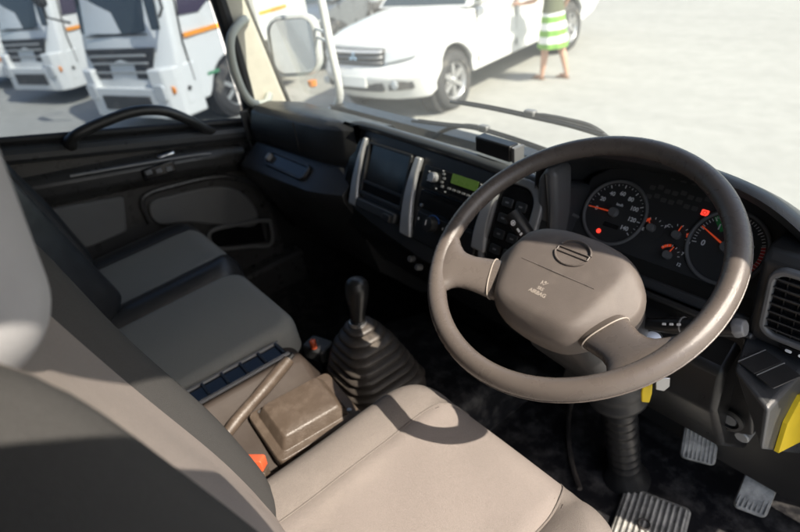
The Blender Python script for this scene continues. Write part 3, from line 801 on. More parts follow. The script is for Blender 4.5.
# control cluster behind the left stalk with its silver surround
sp1 = strip('control_panel', rrect(0.085, 0.170, 0.030, 6, -0.250, -0.105), 0.0, 0.008, M['gloss'], None, 0.003)
sb = MB()
for i in range(2):
    for j in range(4): MB().prism(rrect(0.026, 0.018, 0.003, 3, -0.267 + i * 0.034, -0.055 - j * 0.032), 0.008, 0.013, FP).build('push_switch', M['dash'], sp1, bevel=0.0015)
mk = MB()
for i in range(2):
    for j in range(4): mk.box((-0.267 + i * 0.034, -0.055 - j * 0.032, 0.0133), (0.008, 0.003, 0.0006), FP)
mk.build('marking', M['cheek'], sp1)
sr = MB(); frame_ring(sr, rrect(0.122, 0.205, 0.045, 6, -0.248, -0.103), rrect(0.090, 0.176, 0.032, 6, -0.252, -0.105), 0.0, 0.013, FP)
sr.build('panel_surround', M['cheek'], db, bevel=0.004, seg=3)
# small knobs low on the stack
for x, s in ((-0.52, 0.262), (-0.49, 0.272), (-0.43, 0.268)):
    MB().lathe([(0.008, 0), (0.008, 0.012), (0.006, 0.015), (0, 0.015)], 14, FP @ Matrix.Translation((x, -s, -0.02))).build('low_switch', M['dialring'], db)

# hood over the instruments
hood = [(-0.212, -0.16), (-0.212, -0.02), (-0.200, 0.018), (-0.165, 0.048), (-0.10, 0.066), (0.0, 0.073), (0.09, 0.068), (0.16, 0.052), (0.215, 0.022), (0.255, -0.015), (0.285, -0.055)]
hs = [(p.x, p.y) for p in spline([(a, b, 0) for a, b in hood], 5)]
rs = []
for y, sc_, t in ((0.188, 1.0, 0.0), (0.182, 1.0, 0.005), (0.188, 1.0, 0.010), (0.205, 1.0, 0.008), (0.26, 1.0, -0.022), (0.36, 0.98, -0.085), (0.40, 0.96, -0.14)):
    rs.append([V3((x * (1 + max(0, t) * 0.6), y, max(-0.165, z + t))) for x, z in hs])
inn = [[V3((x * 0.965, y, z - dz)) for x, z in hs] for y, dz in ((0.195, 0.010), (0.26, 0.035), (0.345, 0.098))]
MB().rings(inn[::-1] + rs, cap0=False, cap1=False, closed=False).build('instrument_hood', M['dashtop'], db, sharp=50)
# left cheek of the instrument housing
MB().prism([(-0.205, -0.165), (-0.200, 0.0), (-0.180, 0.028), (-0.160, 0.020), (-0.158, -0.06), (-0.166, -0.165)], -0.225, -0.172, xz).build('cheek_panel', M['cheekdark'], db, bevel=0.012, seg=4)
MB().tube([(-0.1705, 0.171, -0.15), (-0.172, 0.170, -0.05), (-0.180, 0.172, 0.015)], 0.0025, 6).build('cheek_groove', M['black'], db)
# right pod with vent, ledge and label
pod = MB()
rs = []
for x, dx in ((0.186, 0.012), (0.193, 0.0), (0.478, 0.0)):
    rs.append([V3((x, y + dx, z)) for y, z in [(0.33, -0.02), (0.20, 0.004), (0.165, 0.004), (0.150, -0.008), (0.162, -0.142), (0.34, -0.20)]])
pod.rings(rs).build('vent_pod', M['dash'], db, bevel=0.008, seg=3)
VF = frame((0.294, 0.1545, -0.066), (1, 0, 0), (0, -0.09, 0.996))
vr = MB(); frame_ring(vr, rrect(0.182, 0.118, 0.022, 6), rrect(0.164, 0.100, 0.016, 6), -0.004, 0.008, VF)
vro = vr.build('air_vent', M['cheekdark'], db, bevel=0.003)
MB().prism(rrect(0.166, 0.102, 0.016, 6), -0.003, 0.001, VF).build('vent_back', M['gloss'], vro)
vs_ = MB()
for k in range(7): vs_.box((0, -0.041 + k * 0.0137, 0.004), (0.164, 0.0018, 0.008), VF, Matrix.Rotation(R(-25), 3, 'X'))
vs_.build('vent_slats', M['dash'], vro)
vv = MB()
for k in range(9): vv.box((-0.068 + k * 0.017, 0, 0.0015), (0.0014, 0.098, 0.003), VF)
vv.build('vent_vanes', M['black'], vro)
MB().box((-0.03, -0.006, 0.0095), (0.026, 0.004, 0.004), VF).build('vent_tab', M['cheek'], vro, bevel=0.001)
# symbol plate below the vent
PF = frame((0.262, 0.1590, -0.134), (1, 0, 0), (0, -0.09, 0.996))
spl = MB().prism(rrect(0.052, 0.012, 0.005, 4), 0, 0.004, PF).build('symbol_plate', M['gloss'], db, bevel=0.001)
mk = MB()
for x in (-0.016, 0.0, 0.016): mk.prism(rrect(0.008, 0.005, 0.002, 3, x, 0), 0.004, 0.0045, PF)
mk.build('marking', M['white'], spl)
# lower pod, its end face turned to the door
MB().rings([[V3((0.206, 0.092, -0.150)), V3((0.266, 0.062, -0.164)), V3((0.274, 0.30, -0.145)), V3((0.175, 0.30, -0.150)), V3((0.188, 0.165, -0.144))],
            [V3((0.222, 0.105, -0.190)), V3((0.266, 0.086, -0.262)), V3((0.274, 0.30, -0.45)), V3((0.20, 0.30, -0.30)), V3((0.20, 0.18, -0.20))]]).build('switch_pod', M['dashtop'], db, bevel=0.007, seg=4)
LF = frame((0.2265, 0.127, -0.1478), (0.94, -0.34, 0), (0.34, 0.94, 0.06))
for k in range(2):
    c = k * 0.030
    b_ = MB().prism(rrect(0.0265, 0.046, 0.002, 3, c, -0.002 - 0.001 * k), 0.0, 0.0022, LF).build('blank_cover', M['dash'], db, bevel=0.0008)
    MB().box((c - 0.0135, -0.002, 0.0015), (0.0012, 0.046, 0.003), LF).build('cover_edge', M['cheek'], b_)
MB().prism([(0.139, -0.303), (0.134, -0.238), (0.163, -0.205), (0.27, -0.265), (0.27, -0.385)], 0.2690, 0.2752, yz).build('yellow_label', M['yellow'], db)
# knee panel right of the column
KF = frame((0, 0.17, -0.17), (1, 0, 0), (0, -0.12, 0.99))
MB().prism([(-0.08, 0.02), (0.19, 0.02), (0.215, -0.10), (0.225, -0.185), (0.16, -0.222), (0.09, -0.232), (-0.02, -0.215), (-0.08, -0.16)], -0.04, 0.0, KF).build('knee_panel', M['black'], db, bevel=0.006, seg=3)
def kp(name, cx, cy, w, h, m, z=0.003, par=None): return MB().prism(rrect(w, h, 0.003, 3, cx, cy), 0.0, z, KF).build(name, m, par or db, bevel=0.001)
kp('blank_cover', 0.070, -0.130, 0.040, 0.075, M['gloss'])
kp('blank_cover', 0.130, -0.078, 0.046, 0.085, M['gloss'])
rk = kp('rocker_switch', 0.098, -0.160, 0.024, 0.042, M['dash'], 0.008)
mk = MB(); mk.prism(rrect(0.010, 0.008, 0.002, 2, 0.097, -0.150), 0.008, 0.0085, KF); mk.prism(rrect(0.010, 0.008, 0.002, 2, 0.098, -0.163), 0.008, 0.0085, KF)
mk.build('marking', M['cheek'], rk)
so = MB().lathe([(0.022, 0), (0.022, 0.006), (0.016, 0.009), (0.015, 0.003), (0.0, 0.003)], 28, KF @ Matrix.Translation((0.190, -0.165, 0.0))).build('socket_cap', M['dash'], db)
MB().lathe([(0.011, 0), (0.011, 0.004), (0.0, 0.004)], 20, KF @ Matrix.Translation((0.190, -0.165, 0.003))).build('socket_plug', M['dialring'], so)
MB().lathe([(0.012, -0.01), (0.012, 0.012), (0.010, 0.014), (0.0, 0.014)], 20, KF @ Matrix.Translation((0.205, -0.222, -0.03))).build('bolt_cover', M['cheek'], db)

# black box on the dash top
bx = thing('dash_transponder', 'small black box standing on the dash edge in front of the wiper', 'device', (-0.345, 0.215, -0.004))
BXF = frame((-0.345, 0.222, -0.004), (0.995, -0.02, -0.03), (0.02, 1, 0))
MB().box((0, 0, 0.018), (0.096, 0.026, 0.034), BXF).build('case', M['black'], bx, bevel=0.003)
MB().box((0.0505, 0.001, 0.017), (0.004, 0.020, 0.030), BXF).build('end_cap', M['cheek'], bx, bevel=0.001)
MB().box((0.056, 0.003, 0.017), (0.006, 0.028, 0.031), BXF).build('bracket', M['dialring'], bx, bevel=0.001)

# ---------------------------------------------------------------- instrument cluster
PH = R(36.77)
FC = frame((0, 0.261, -0.073), (1, 0, 0), (0, math.sin(PH), math.cos(PH)))
ic = thing('instrument_cluster', 'black instrument cluster with two round dials and glowing red lamps behind the wheel', 'gauges', (0.005, 0.25, -0.09))
MB().prism([(-0.172, -0.10), (-0.178, -0.02), (-0.168, 0.055), (-0.12, 0.092), (0.10, 0.094), (0.165, 0.06), (0.200, -0.02), (0.205, -0.09)], -0.03, 0.0, FC).build('fascia', M['dial'], ic, bevel=0.004)
MB().box((0.015, -0.096, 0.012), (0.37, 0.018, 0.045), FC).build('lower_lip', M['dashtop'], ic, bevel=0.005)
MB().box((0.015, -0.113, 0.020), (0.37, 0.010, 0.06), FC).build('lower_edge', M['dash'], ic, bevel=0.003)
def circle_pts(cx, cy, r, a0, a1, n): return [V3((cx + r * math.cos(R(a0 + (a1 - a0) * k / n)), cy + r * math.sin(R(a0 + (a1 - a0) * k / n)), 0)) for k in range(n + 1)]
def ticks(mb, cx, cy, r0, r1, w, angs, z=0.0028):
    for a in angs:
        c, s = math.cos(R(a)), math.sin(R(a))
        rm = (r0 + r1) / 2
        mb.box((cx + rm * c, cy + rm * s, z), (r1 - r0, w, 0.0005), FC, None) if False else mb.add(
            [(cx + r * c - q * s, cy + r * s + q * c, z + h) for r in (r0, r1) for q in (-w / 2, w / 2) for h in (0, 0.0005)],
            [(0, 1, 3, 2), (4, 6, 7, 5), (0, 4, 5, 1), (2, 3, 7, 6), (0, 2, 6, 4), (1, 5, 7, 3)], FC)
def arcband(mb, cx, cy, r0, r1, a0, a1, z=0.0024, n=14):
    P = [[V3((cx + r * math.cos(R(a0 + (a1 - a0) * k / n)), cy + r * math.sin(R(a0 + (a1 - a0) * k / n)), z)) for k in range(n + 1)] for r in (r0, r1)]
    mb.grid(P, FC)
def dial(name, cx, r):
    d = MB().lathe([(r * 0.955, 0), (r * 0.955, 0.002), (0, 0.002)], 48, FC @ Matrix.Translation((cx, 0, 0))).build(name, M['dial'], ic)
    MB().tube([V3((cx + r * math.cos(R(a)), r * math.sin(R(a)), 0.003)) for a in range(0, 360, 6)], 0.0032, 8, closed=True, fr=FC).build('bezel_ring', M['dialring'], d)
    return d
def needle(d, cx, cy, ang, ln, w, hub, tail=0.0):
    c, s = math.cos(R(ang)), math.sin(R(ang))
    n = MB().add([(cx + tail * c - w * s, cy + tail * s + w * c, 0.0065), (cx + tail * c + w * s, cy + tail * s - w * c, 0.0065), (cx + ln * c + w * 0.4 * s, cy + ln * s - w * 0.4 * c, 0.0065), (cx + ln * c - w * 0.4 * s, cy + ln * s + w * 0.4 * c, 0.0065),
                  (cx + tail * c - w * s, cy + tail * s + w * c, 0.0078), (cx + tail * c + w * s, cy + tail * s - w * c, 0.0078), (cx + ln * c + w * 0.4 * s, cy + ln * s - w * 0.4 * c, 0.0078), (cx + ln * c - w * 0.4 * s, cy + ln * s + w * 0.4 * c, 0.0078)],
                 [(0, 1, 2, 3), (7, 6, 5, 4), (0, 4, 5, 1), (1, 5, 6, 2), (2, 6, 7, 3), (3, 7, 4, 0)], FC).build('needle', M['needle'], d)
    MB().lathe([(hub, 0.002), (hub, 0.010), (hub * 0.85, 0.0125), (0, 0.0125)], 24, FC @ Matrix.Translation((cx, cy, 0))).build('needle_hub', M['dialring'], d)
RD = 0.0585
SX, TX = -0.094, 0.104
sp = dial('speedometer', SX, RD)
sa = lambda v: 182 - v * 1.555
mb = MB()
ticks(mb, SX, 0, RD * 0.80, RD * 0.90, 0.0016, [sa(v) for v in range(0, 141, 20)])
ticks(mb, SX, 0, RD * 0.84, RD * 0.90, 0.0011, [sa(v) for v in range(10, 141, 20)])
ticks(mb, SX, 0, RD * 0.87, RD * 0.90, 0.0007, [sa(v) for v in range(5, 141, 10)])
mb.build('marking', M['white'], sp)
mb = MB()
for v in range(0, 141, 20):
    a = R(sa(v)); rr = RD * 0.62
    text_mb(mb, str(v), 0.0105, FC @ Matrix.Translation((SX + rr * math.cos(a), rr * math.sin(a), 0.0026)))
text_mb(mb, 'km/h', 0.0065, FC @ Matrix.Translation((SX + 0.004, 0.016, 0.0026)))
mb.build('lettering', M['white'], sp)
needle(sp, SX, 0, sa(0), RD * 0.86, 0.0016, 0.0085)
MB().prism(rrect(0.030, 0.008, 0.001, 2, SX + 0.004, -0.024), 0.002, 0.0026, FC).build('odometer', M['gloss'], sp)
MB().lathe([(0.0042, 0.002), (0.0042, 0.0032), (0, 0.0032)], 16, FC @ Matrix.Translation((SX - 0.014, -0.040, 0))).build('warning_lamp', M['redlamp'], sp)
ta = dial('tachometer', TX, RD)
taf = lambda v: 187 - v * 57.0
mb = MB(); ticks(mb, TX, 0, RD * 0.78, RD * 0.90, 0.0016, [taf(v / 10) for v in range(0, 30, 5)])
ticks(mb, TX, 0, RD * 0.82, RD * 0.90, 0.0010, [taf(v / 10) for v in range(0, 30)])
mb.build('marking', M['white'], ta)
mb = MB(); arcband(mb, TX, 0, RD * 0.46, RD * 0.92, taf(0.95), taf(1.9)); mb.build('green_zone', M['greenmark'], ta)
mb = MB(); arcband(mb, TX, 0, RD * 0.80, RD * 0.90, taf(2.95), taf(4.0)); mb.build('red_zone', M['redmark'], ta)
mb = MB(); ticks(mb, TX, 0, RD * 0.80, RD * 0.905, 0.0008, [taf(2.95 + k * 0.1) for k in range(11)], 0.003); ticks(mb, TX, 0, RD * 0.84, RD * 0.905, 0.0008, [taf(1.05 + k * 0.1) for k in range(8)], 0.003)
mb.build('marking', M['white'], ta)
mb = MB()
for v in range(0, 5):
    a = R(taf(v)); rr = RD * 0.60
    text_mb(mb, str(v), 0.0125, FC @ Matrix.Translation((TX + rr * math.cos(a), rr * math.sin(a), 0.0034)))
mb.build('lettering', M['white'], ta)
needle(ta, TX, 0, taf(0.55), RD * 0.86, 0.0019, 0.0090)
# small gauges
def small(name, cx, cy, ang, lo, hi, marks, redarc, nums):
    d = MB().lathe([(0.021, 0.0), (0.021, 0.0012), (0, 0.0012)], 28, FC @ Matrix.Translation((cx, cy, 0))).build(name, M['dial'], ic)
    mb = MB(); ticks(mb, cx, cy, 0.0155, 0.019, 0.0011, [lo + (hi - lo) * k / marks for k in range(marks + 1)]); mb.build('marking', M['white'], d)
    if redarc: mb = MB(); arcband(mb, cx, cy, 0.0145, 0.019, redarc[0], redarc[1], 0.0022, 8); mb.build('red_zone', M['needle'], d)
    mb = MB()
    for s, a, rr in nums: text_mb(mb, s, 0.0075, FC @ Matrix.Translation((cx + rr * math.cos(R(a)), cy + rr * math.sin(R(a)), 0.0026)))
    mb.build('lettering', M['white'], d)
    needle(d, cx, cy, ang, 0.017, 0.0012, 0.0072)
small('fuel_gauge', -0.0185, -0.006, 128, 150, 30, 4, (150, 120), [('E', 205, 0.0150), ('F', 22, 0.023)])
small('temperature_gauge', 0.026, -0.005, 80, 140, -10, 5, (30, 5), [('C', 150, 0.022), ('H', -18, 0.023)])
small('air_gauge', 0.026, -0.041, 72, 140, 10, 5, (150, 95), [('12', -22, 0.024), ('7', 25, 0.023)])
# dead warning symbols and the lit one
mb = MB()
for i in range(8):
    for j in range(2):
        if (i, j) != (7, 0): mb.prism(rrect(0.0095, 0.0075, 0.0015, 2, -0.048 + i * 0.0135, 0.045 + j * 0.016 + (0.004 if i % 3 == 1 else 0)), 0, 0.0006, FC)
for i in range(4): mb.prism(rrect(0.010, 0.0065, 0.001, 2, -0.012 + i * 0.0125, -0.072), 0, 0.0006, FC)
mb.build('marking', M['icon'], ic)
wl = MB().prism(rrect(0.0115, 0.0095, 0.0015, 3, 0.051, 0.043), 0, 0.001, FC).build('warning_lamp', M['redlamp'], ic)
mb = MB(); mb.tube([V3((0.051 + 0.0028 * math.cos(R(a)), 0.043 + 0.0028 * math.sin(R(a)), 0.0012)) for a in range(0, 360, 30)], 0.0006, 6, closed=True, fr=FC); mb.build('lamp_symbol', M['redmark'], wl)
mb = MB()
for k in range(5): mb.box((-0.02 + k * 0.018, 0.083, 0.0012), (0.007 + 0.003 * (k % 2), 0.0025, 0.0006), FC)
mb.build('marking', M['icon'], ic)
# trip reset pin between left cheek and dial
MB().tube([V3((-0.160, -0.028, 0.0)), V3((-0.160, -0.028, 0.022))], 0.0028, 10, fr=FC).build('reset_pin', M['dialring'], ic)

# ---------------------------------------------------------------- steering wheel
TL = R(27.33)
WN = V3((0, -math.sin(TL), math.cos(TL)))
FW = frame((0, 0, 0), (1, 0, 0), (0, math.cos(TL), math.sin(TL)))
sw = thing('steering_wheel', 'large brown grey two spoke steering wheel with airbag pad, half sunlit', 'steering wheel', (0, 0, 0))
ring = []
n1, n2 = 96, 16
mb = MB()
pts = []
vsr = []; fsr = []
for i in range(n1):
    a = 2 * math.pi * i / n1
    for j in range(n2):
        b = 2 * math.pi * j / n2
        rad = 0.2052 + 0.0148 * math.cos(b)
        # finger swells on the underside
        dz = 0.0152 * math.sin(b)
        vsr.append((rad * math.cos(a), rad * math.sin(a), dz))
        fsr.append((i * n2 + j, ((i + 1) % n1) * n2 + j, ((i + 1) % n1) * n2 + (j + 1) % n2, i * n2 + (j + 1) % n2))
MB().add(vsr, fsr, FW).build('rim', M['wheel'], sw, sharp=80)
MB().tube([V3((0.2195 * math.cos(R(a)), 0.2195 * math.sin(R(a)), -0.004)) for a in range(0, 360, 4)], 0.0011, 6, closed=True, fr=FW).build('rim_seam', M['wheel'], sw)
AX = (0.93, -0.37)
for s in (-1, 1):
    rs = []
    for u, v, hw, ht, hz in ((0.078, -0.066, 0.035, 0.014, -0.036), (0.094, -0.072, 0.034, 0.015, -0.031), (0.112, -0.078, 0.031, 0.0150, -0.0245), (0.130, -0.0845, 0.0285, 0.0142, -0.0175), (0.143, -0.0893, 0.0300, 0.0134, -0.0115), (0.151, -0.0925, 0.0350, 0.0128, -0.008), (0.158, -0.095, 0.0440, 0.0124, -0.005), (0.164, -0.0973, 0.0560, 0.0118, -0.003), (0.170, -0.0995, 0.070, 0.0110, -0.001), (0.180, -0.103, 0.085, 0.0095, 0.0)):
        row = []
        for k in range(24):
            a = 2 * math.pi * k / 24
            ca, sa_ = math.cos(a), math.sin(a)
            q = hw * math.copysign(abs(ca) ** 0.8, ca)
            uu, vv_ = u - AX[1] * q, v + AX[0] * q
            r_ = math.hypot(uu, vv_)
            if r_ > 0.2035: uu, vv_ = uu * 0.2035 / r_, vv_ * 0.2035 / r_
            row.append(V3((s * uu, vv_, hz + ht * math.copysign(abs(sa_) ** 0.8, sa_))))
        rs.append(row if s > 0 else row[::-1])
    MB().rings(rs, fr=FW).build('spoke', M['wheel'], sw, sharp=70)
# horn pad
po = [(0.0, 0.047), (0.040, 0.045), (0.076, 0.034), (0.102, 0.010), (0.115, -0.018), (0.114, -0.042), (0.097, -0.073), (0.074, -0.103), (0.047, -0.119)]
po = [(-x, y) for x, y in po[1:]][::-1] + po + [(0.0, -0.124)]
po = [(p.x, p.y) for p in spline([(a, b, 0) for a, b in po], 3, True)]
rs = []
for sc_, z in ((0.97, -0.062), (1.0, -0.052), (1.0, -0.040), (0.995, -0.032), (0.975, -0.022), (0.935, -0.0135), (0.88, -0.0085), (0.82, -0.0065), (0.76, -0.0052), (0.70, -0.0046), (0.62, -0.004), (0.5, -0.0035), (0.36, -0.0032), (0.22, -0.003)):
    row = []
    for x, y in po:
        xx, yy = x * sc_, -0.04 + (y + 0.04) * sc_
        # flanks fall away from the central face
        e = max(0.0, abs(xx) - 0.074 - 0.20 * (yy + 0.06)); e2 = max(0.0, -0.098 - yy)
        k_ = 0.0 if sc_ > 0.985 else (0.5 if sc_ > 0.96 else 1.0)
        row.append(V3((xx, yy, z - k_ * (0.52 * min(e, 0.026) + 0.45 * min(e2, 0.02)))))
    rs.append(row)
pad = MB().rings(rs, fr=FW).build('horn_pad', M['pad'], sw, sharp=60)
EF = FW @ Matrix.Translation((0.003, 0.004, -0.0032))
# seams where the spokes meet the pad
for s in (-1, 1):
    MB().tube([(s * (0.0985 + 0.42 * q_), -0.0735 + 0.90 * q_, -0.0290 + 0.0158 * math.copysign(abs(math.sin(a)) ** 0.8, math.sin(a))) for a, q_ in [(2 * math.pi * q / 28, 0.0345 * math.copysign(abs(math.cos(2 * math.pi * q / 28)) ** 0.8, math.cos(2 * math.pi * q / 28))) for q in range(28)]], 0.0011, 6, closed=True, fr=FW).build('pad_seam', M['padlight'], sw)
MB().tube([(-0.062, -0.033, -0.0042), (0.0, -0.0335, -0.0031), (0.062, -0.033, -0.0042)], 0.0013, 6, fr=FW).build('pad_crease', M['wheel'], pad)
em = MB()
for a0, a1 in ((12, 158), (192, 338)):
    em.tube([V3((0.027 * math.cos(R(a)), 0.0205 * math.sin(R(a)), 0.0008)) for a in range(a0, a1 + 1, 6)], 0.0017, 8, fr=EF)
em.tube([(-0.0255, 0.0035, 0.0006), (0.0255, 0.0035, 0.0006)], 0.0012, 6, fr=EF)
em.tube([(-0.0255, -0.0035, 0.0006), (0.0255, -0.0035, 0.0006)], 0.0012, 6, fr=EF)
em.tube([(-0.0255, 0.0035, 0.0006), (-0.0255, -0.0035, 0.0006)], 0.0012, 6, fr=EF)
em.tube([(0.0255, 0.0035, 0.0006), (0.0255, -0.0035, 0.0006)], 0.0012, 6, fr=EF)
em.build('emblem', M['wheel'], pad, sharp=70)
TF = FW @ Matrix.Translation((-0.004, -0.066, -0.0032))
mb = MB()
text_mb(mb, 'SRS', 0.0068, TF @ Matrix.Translation((0, 0.001, 0)))
text_mb(mb, 'AIRBAG', 0.0082, TF @ Matrix.Translation((0, -0.0068, 0)))
mb.tube([(-0.004, 0.0115, 0), (0.0, 0.0075, 0), (0.005, 0.0135, 0)], 0.0006, 6, fr=TF); mb.tube([(-0.0045, 0.0075, 0), (-0.0045, 0.0135, 0)], 0.0006, 6, fr=TF)
mb.lathe([(0.0018, 0), (0.0018, 0.0004), (0, 0.0004)], 10, TF @ Matrix.Translation((0.0005, 0.0128, 0)))
mb.build('lettering', M['padlight'], pad)

# ---------------------------------------------------------------- steering column
sc_t = thing('steering_column', 'black steering column with stalks, ignition key and ribbed floor boot under the wheel', 'steering column', (0, 0.24, FLOOR))
CF = frame((0, 0, 0), (1, 0, 0), (0, math.cos(TL), math.sin(TL)))
rs = []
for z, w, h, cy in ((-0.072, 0.10, 0.09, -0.04), (-0.10, 0.15, 0.13, -0.035), (-0.17, 0.165, 0.14, -0.03), (-0.27, 0.15, 0.12, -0.02), (-0.33, 0.11, 0.10, -0.015)):
    rs.append([V3((p[0], p[1] + cy, z)) for p in rrect(w, h, 0.035, 5)])
MB().rings(rs, fr=CF).build('shroud', M['dash'], sc_t, sharp=50)
MB().lathe([(0.055, -0.08), (0.062, -0.055), (0.05, -0.05)], 28, CF @ Matrix.Translation((0, -0.02, -0.02))).build('hub', M['black'], sc_t)
bo_ = frame((0, 0.155, -0.335), (1, 0, 0), (0, 0.975, 0.225))
pr_ = [(0.040, 0.06), (0.050, 0.02), (0.058, 0.0), (0.060, -0.015), (0.054, -0.035), (0.060, -0.045), (0.057, -0.062), (0.042, -0.080)]
MB().lathe(pr_, 28, bo_).build('collar', M['dash'], sc_t, sharp=50)
pr_ = [(0.034, -0.075)]
for k in range(9):
    z = -0.085 - 0.028 * k
    pr_ += [(0.034 - 0.0005 * k, z), (0.0345, z - 0.010), (0.030, z - 0.016), (0.030, z - 0.022)]
pr_ += [(0.036, -0.345), (0.045, -0.372), (0.052, -0.392)]
MB().lathe(pr_, 28, bo_).build('floor_boot', M['black'], sc_t, sharp=50)
# indicator stalk (right), wiper stalk (left)
rsx = [V3((0.045, 0.088, -0.150)), V3((0.085, 0.092, -0.136)), V3((0.115, 0.094, -0.124)), V3((0.16, 0.097, -0.104)), V3((0.196, 0.099, -0.088))]
stk = MB().tube(rsx, [0.008, 0.010, 0.0135, 0.0135, 0.0135], 14, flat=0.9).build('stalk', M['black'], sc_t)
MB().tube([V3((0.194, 0.099, -0.0885)), V3((0.199, 0.0993, -0.086)), V3((0.207, 0.100, -0.083))], [0.0140, 0.0142, 0.0110], 8).build('stalk_end', M['dialring'], stk, bevel=0.002)
SF = frame((0.122, 0.0815, -0.1105), (0.91, 0.05, 0.41), (-0.30, 0.55, 0.70))
mb = MB()
for k in range(3): mb.prism(rrect(0.006, 0.0035, 0.001, 2, -0.014 + k * 0.011, 0.0), 0.0, 0.0006, SF)
mb.build('marking', M['white'], stk)
MB().tube([V3((0.130, 0.0950, -0.1175)), V3((0.132, 0.0951, -0.1166))], 0.0139, 14).build('stalk_band', M['cheek'], stk)
lsx = [V3((-0.05, 0.098, -0.172)), V3((-0.105, 0.10, -0.125)), V3((-0.150, 0.101, -0.083)), V3((-0.178, 0.101, -0.058)), V3((-0.198, 0.101, -0.040))]
stl = MB().tube(lsx, [0.008, 0.011, 0.0125, 0.0155, 0.0145], 14).build('stalk', M['black'], sc_t)
SG = frame((-0.168, 0.0865, -0.060), (0.74, 0.0, -0.67), (0.45, 0.55, 0.70))
mb = MB()
mb.tube([V3((-0.018 + 0.004 * math.cos(R(a)), 0.004 * math.sin(R(a)), 0)) for a in range(0, 360, 30)], 0.0010, 6, closed=True, fr=SG)
mb.lathe([(0.0022, 0), (0.0022, 0.0006), (0, 0.0006)], 10, SG @ Matrix.Translation((-0.018, 0, 0)))
mb.prism(rrect(0.008, 0.004, 0.001, 2, -0.002, 0), 0, 0.0006, SG)
mb.prism(rrect(0.004, 0.006, 0.001, 2, 0.006, 0), 0, 0.0006, SG)
mb.build('marking', M['white'], stl)
MB().prism(rrect(0.007, 0.005, 0.001, 2, 0.017, -0.002), 0, 0.001, SG).build('stalk_mark', M['redlamp'], stl)
# ignition and keys
IF = frame((0.086, 0.092, -0.168), (0.55, 0.80, 0.1), (-0.2, 0.02, 0.95))
ig = MB().lathe([(0.017, -0.02), (0.017, 0.006), (0.014, 0.010), (0.006, 0.011), (0.0, 0.011)], 24, frame((0.084, 0.10, -0.172), (0.8, 0.6, 0), (-0.35, 0.45, 0.82))).build('ignition', M['steel'], sc_t)
kr = thing('ignition_key', 'yellow key fob and silver key hanging from the ignition under the rim', 'keys', (0.10, 0.08, -0.24))
MB().prism([(-0.007, 0.020), (0.007, 0.020), (0.008, -0.004), (0.006, -0.022), (-0.006, -0.022), (-0.008, -0.004)], -0.003, 0.003, frame((0.098, 0.080, -0.257), (0.80, 0.60, 0), (-0.05, 0.08, 0.99))).build('key_fob', M['yellow'], kr, bevel=0.002)
MB().prism([(-0.010, 0.012), (0.010, 0.012), (0.011, -0.004), (0.004, -0.014), (-0.008, -0.012)], -0.0015, 0.0015, frame((0.122, 0.076, -0.222), (0.80, 0.60, 0), (-0.05, 0.08, 0.99))).build('key_bow', M['steel'], kr, bevel=0.001)
MB().tube([V3((0.106 + 0.012 * math.cos(R(a)), 0.078, -0.212 + 0.014 * math.sin(R(a)))) for a in range(0, 360, 20)], 0.0012, 6, closed=True).build('key_ring', M['steel'], kr)

# ---------------------------------------------------------------- pedals and foot plate
def pedal(name, label, c, xa, ya, w, h, ribs, arm):
    t = thing(name, label, 'pedal', c)
    f = frame(c, xa, ya)
    rs = [[V3((p[0], p[1], z + 0.25 * p[1] * p[1] / h)) for p in rrect(w * s, h * s, 0.010, 4)] for s, z in ((0.9, -0.012), (1.0, -0.008), (1.0, 0.0), (0.95, 0.004))]
    p = MB().rings(rs, fr=f).build('pad', M['scuffed'], t, sharp=40)
    mb = MB()
    for k in range(ribs):
        x = -w / 2 * 0.82 + w * 0.82 * k / (ribs - 1)
        mb.tube([V3((x, -h * 0.44 + h * 0.88 * q / 6, 0.0055 + 0.25 * (-h * 0.44 + h * 0.88 * q / 6) ** 2 / h)) for q in range(7)], 0.0024, 6, fr=f)
    mb.build('ribs', M['scuffed'], p)
    MB().tube([f @ V3((0, 0, -0.01)), f @ V3((0, 0.02, -0.05)), V3(arm)], 0.009, 8).build('arm', M['black'], t)
    return t
pedal('brake_pedal', 'scuffed square brake pedal pad beside the steering column boot', (0.108, 0.318, -0.575), (0.90, 0.42, 0.0), (-0.28, 0.62, 0.73), 0.066, 0.072, 8, (0.11, 0.47, -0.40))
pedal('accelerator_pedal', 'scuffed long accelerator pedal pad low under the yellow label', (0.222, 0.345, -0.625), (0.93, 0.30, 0.0), (-0.10, 0.72, 0.68), 0.058, 0.115, 7, (0.24, 0.48, -0.45))
fpz = thing('foot_plate', 'ribbed scuffed rubber foot plate on the floor before the driver seat', 'foot plate', (0.10, 0.17, FLOOR))
FPF = frame((0.105, 0.155, FLOOR), (0.95, 0.31, 0), (-0.31, 0.95, 0))
MB().prism(rrect(0.135, 0.19, 0.012), 0.0, 0.012, FPF).build('plate', M['scuffed'], fpz, bevel=0.004)
mb = MB()
for k in range(11): mb.tube([(-0.057 + k * 0.0114, -0.085, 0.0125), (-0.057 + k * 0.0114, 0.085, 0.0125)], 0.0035, 6, fr=FPF)
mb.build('ribs', M['scuffed'], fpz)
MB().tube([V3((0.012 * math.cos(R(a)) - 0.01, 0.01 + 0.012 * math.sin(R(a)), 0.016)) for a in range(0, 360, 30)], 0.002, 6, closed=True, fr=FPF).build('stamp', M['rubber'], fpz)
ft = thing('clutch_pedal', 'dark clutch pedal left of the steering column', 'pedal', (-0.16, 0.33, -0.58))
cf_ = frame((-0.185, 0.30, -0.545), (0.93, 0.2, 0.0), (-0.15, 0.62, 0.73))
MB().prism(rrect(0.055, 0.075, 0.008, 4), -0.006, 0.004, cf_).build('pad', M['rubber'], ft, bevel=0.003)
